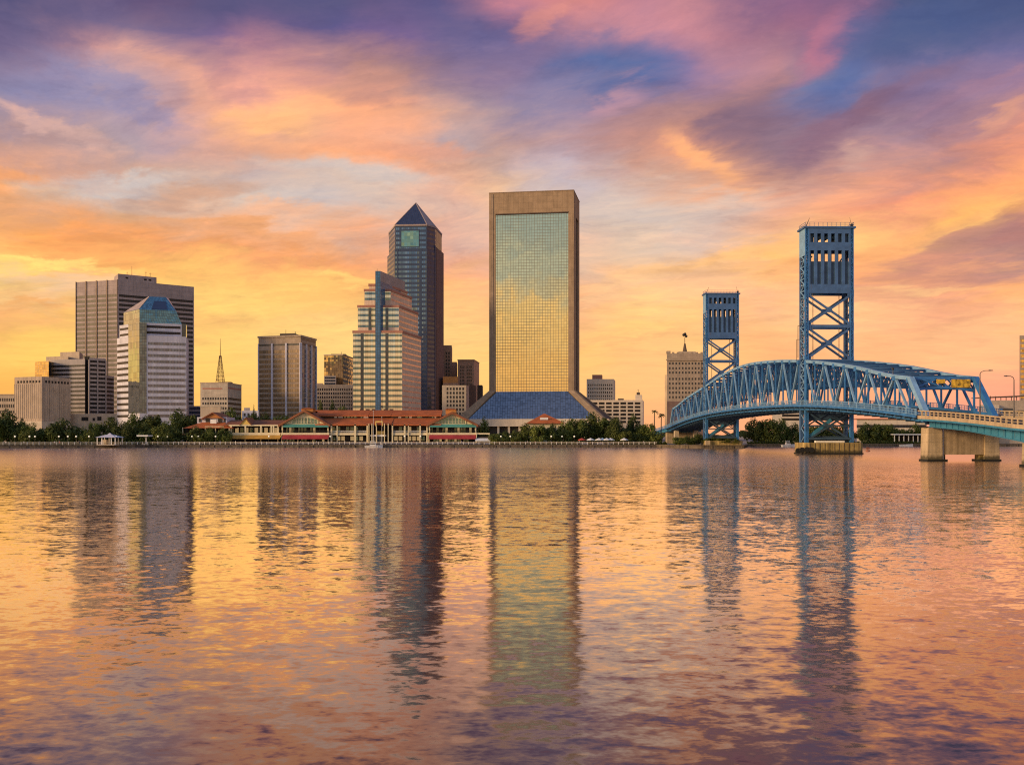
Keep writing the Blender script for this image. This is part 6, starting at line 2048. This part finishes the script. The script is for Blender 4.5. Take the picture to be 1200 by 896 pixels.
# piers of the bridge
def pier_block(x0, x1, y0, y1, z0, z1, mat, name='pier', cham=1.6):
    m = MB()
    m.prism([(x0 + cham, y0), (x1 - cham, y0), (x1, y0 + cham), (x1, y1 - cham), (x1 - cham, y1), (x0 + cham, y1), (x0, y1 - cham), (x0, y0 + cham)], z0, z1)
    p_ = m.build(name, mat, br)
    m = MB()
    m.prism([(x0 + cham - .3, y0 - .3), (x1 - cham + .3, y0 - .3), (x1 + .3, y0 + cham), (x1 + .3, y1 - cham), (x1 - cham, y1 + .3), (x0 + cham, y1 + .3), (x0 - .3, y1 - cham), (x0 - .3, y0 + cham)], z0, .35)
    m.build('waterline_band', 'dark_rubber', p_)
    return p_
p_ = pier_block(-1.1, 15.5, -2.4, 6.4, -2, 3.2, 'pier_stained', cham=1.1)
m = MB()
for k in range(11): m.box(.4 + k * 1.35, .55 + k * 1.35, -2.46, -2.38, .4, 3.1)
m.build('pier_rib', 'dark_brown', p_)
m = MB(); m.box(2.5, 10.5, -1.2, 0, 3.2, 3.75); m.build('ledge', 'white_paint', p_)
for (a, b, c) in ((-2.6, -1.5, 1.0), (-1.9, -2.5, 1.2), (.6, -2.75, 1.2), (-.6, -2.7, 1.3)):
    m = MB(); m.tube((a, b, c), (a, b - .45, c), .75, None, 12); m.tube((a, b - .46, c), (a, b - .47, c), .3, None, 10); m.build('tyre_fender', 'dark_rubber', p_)
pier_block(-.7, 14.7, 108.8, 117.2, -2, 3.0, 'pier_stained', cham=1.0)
m = MB(); m.box(-.9, 1.0, 107.8, 108.75, -1, 3.1); m.build('pier_lit_corner', 'pier_concrete', br)  # paler concrete block painting the sunlit left corner of the far pier
# abutment and its column on the far bank
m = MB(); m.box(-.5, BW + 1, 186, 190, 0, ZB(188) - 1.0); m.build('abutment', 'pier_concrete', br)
m = MB(); m.box(1.2, 3.2, 176, 178.5, 1.0, ZB(177) - .5); m.build('abutment_column', 'pale_stone', br)
m = MB(); m.box(BW - 3, BW - 1, 176, 178.5, 1.0, ZB(177) - .5); m.build('abutment_column', 'pale_stone', br)
# lamp standards on the bridge chord
m = MB(); m.tube((0, -52, ZT(-52)), (0, -52, ZT(-52) + 1.5), .10, .06, 5); m.ball((0, -52, ZT(-52) + 1.6), .3, 6, 5); m.build('chord_beacon', 'dark_metal', br)

# concrete piers of the approach: wall between two columns with an open foot
def wall_pier(label, loc, zt1):
    r = thing('bridge_pier', label, 'bridge pier', loc, 'approach piers', BROT, local=True)
    m = MB()
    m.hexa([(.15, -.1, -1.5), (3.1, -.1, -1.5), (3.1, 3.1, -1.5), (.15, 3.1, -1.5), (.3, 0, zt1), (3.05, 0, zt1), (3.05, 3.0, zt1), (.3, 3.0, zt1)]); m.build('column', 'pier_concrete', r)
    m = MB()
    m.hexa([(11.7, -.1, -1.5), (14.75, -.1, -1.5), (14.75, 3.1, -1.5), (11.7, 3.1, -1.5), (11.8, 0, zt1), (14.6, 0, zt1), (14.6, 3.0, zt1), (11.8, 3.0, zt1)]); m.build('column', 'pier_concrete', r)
    m = MB(); m.box(2.9, 11.9, .25, 2.3, 1.35, zt1 - .1); m.build('web_wall', 'pier_web_shaded', r)
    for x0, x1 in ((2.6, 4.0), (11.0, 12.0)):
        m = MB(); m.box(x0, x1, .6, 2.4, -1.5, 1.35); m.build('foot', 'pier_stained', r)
    for x0, x1 in ((-.05, 4.05), (10.9, 14.95)):
        m = MB(); m.box(x0, x1, -.25, 3.3, -1, .4); m.build('waterline_band', 'dark_rubber', r)
    m = MB(); m.box(3.15, 3.5, .2, .8, 0, zt1 - .1); m.build('downpipe', 'white_panel', r)
    return r
wall_pier('wide concrete wall pier with an open foot under the portal end of the bridge', (83.3, 171.2, 0), 6.75)
wall_pier('concrete pier cut by the right edge of the view', (84.7, 139.0, 0), 3.9)

# approach span
ap = thing('approach_span', 'teal girder approach span with a pale concrete parapet leading to the bridge portal', 'bridge', (BX, BY, 0), rz=BROT, local=True)
ZG = smooth([(-150, 3.0), (-98, 6.25), (-66, 8.45), (-60, 8.8)])
ZL = smooth([(-150, 1.2), (-112, 2.3), (-98, 4.0), (-90, 5.0), (-80, 6.1), (-66, 6.95), (-60, 7.2)])
def lstrip(s0, s1, n, x0, x1, f0, f1, mat, name):
    m = MB()
    for k in range(n):
        a, b = s0 + (s1 - s0) * k / n, s0 + (s1 - s0) * (k + 1) / n
        m.hexa([(x0, a, f0(a)), (x1, a, f0(a)), (x1, b, f0(b)), (x0, b, f0(b)), (x0, a, f1(a)), (x1, a, f1(a)), (x1, b, f1(b)), (x0, b, f1(b))])
    return m.build(name, mat, ap)
for lx in (.6, 4.6, 8.6, 12.6):
    g = lstrip(-140, -66.3, 24, lx, lx + .3, ZL, lambda s: ZG(s) - .25, 'bridge_teal', 'girder')
    if lx == .6:
        m = MB(); k = -138.0
        while k < -67:
            m.box(lx - .16, lx, k - .06, k + .06, ZL(k) + .1, ZG(k) - .3); k += 2.1
        m.build('stiffener', 'bridge_teal', g)
        m = MB()
        for k in range(24):
            a, b = -140 + 73.7 * k / 24, -140 + 73.7 * (k + 1) / 24
            m.hexa([(lx - .2, a, ZL(a) - .1), (lx + .5, a, ZL(a) - .1), (lx + .5, b, ZL(b) - .1), (lx - .2, b, ZL(b) - .1), (lx - .2, a, ZL(a)), (lx + .5, a, ZL(a)), (lx + .5, b, ZL(b)), (lx - .2, b, ZL(b))])
        m.build('flange', 'bridge_teal', g)
lstrip(-140, -66.2, 24, -1.7, BW + 1.7, lambda s: ZG(s) - .25, lambda s: ZG(s) + .1, 'bridge_teal', 'deck_edge')
lstrip(-140, -66.2, 24, -1.4, BW + 1.4, lambda s: ZG(s) + .1, lambda s: ZG(s) + .3, 'asphalt', 'road_deck')
for lx in (-1.75, BW + 1.35):
    lstrip(-140, -66.2, 24, lx, lx + .35, lambda s: ZG(s) + .105, lambda s: ZG(s) + .78, 'parapet_concrete', 'parapet')
    k = -139.0
    while k < -66.5:
        m = MB(); m.box(lx + .08, lx + .27, k - .14, k + .14, ZG(k) + .7, ZG(k) + 1.75); k += 1.55
        m.build('baluster', 'parapet_concrete', ap)
    lstrip(-140, -66.2, 24, lx + .05, lx + .3, lambda s: ZG(s) + 1.55, lambda s: ZG(s) + 1.80, 'parapet_concrete', 'top_rail')
    lstrip(-140, -66.2, 24, lx + .12, lx + .22, lambda s: ZG(s) + 1.1, lambda s: ZG(s) + 1.2, 'parapet_concrete', 'middle_rail')
# light graffiti like marks on the girder are only pale patches of worn paint
# bearings on the pier
m = MB()
for lx in (.5, 4.6, 8.6, 12.6): m.box(lx - .4, lx + .7, -65.9, -64.8, 6.75, 7.0)
m.build('bearing', 'dark_metal', ap)

# street lights on the approach
def road_lamp(label, px, Y, pytop, zbase, arm):
    r = thing('road_lamp', label, 'street lamp', (X(px, Y), Y, zbase), 'road lamps on the bridge approach', local=True)
    H = Z(pytop, Y) - zbase
    m = MB(); m.tube((0, 0, 0), (0, 0, H - .6), .13, .08, 7); m.build('pole', 'grey_metal', r)
    m = MB()
    pts = [(0, 0, H - .6), (arm * .12, 0, H - .25), (arm * .5, 0, H - .02), (arm, 0, H)]
    for a, b in zip(pts[:-1], pts[1:]): m.tube(a, b, .06, None, 6)
    m.build('arm', 'grey_metal', r)
    m = MB(); m.hexa([(arm - .1, -.15, H - .1), (arm + .6 * (1 if arm > 0 else -1), -.15, H - .05), (arm + .6 * (1 if arm > 0 else -1), .15, H - .05), (arm - .1, .15, H - .1), (arm - .1, -.12, H + .12), (arm + .5 * (1 if arm > 0 else -1), -.12, H + .08), (arm + .5 * (1 if arm > 0 else -1), .12, H + .08), (arm - .1, .12, H + .12)]); m.build('lamp_head', 'grey_metal', r)
road_lamp('tall road lamp with its arm to the right, just past the bridge portal', 1148.5, 152, 434, 6.9, 1.7)
road_lamp('tall road lamp with its arm to the left, near the right edge', 1188.3, 143, 440.5, 6.3, -1.1)
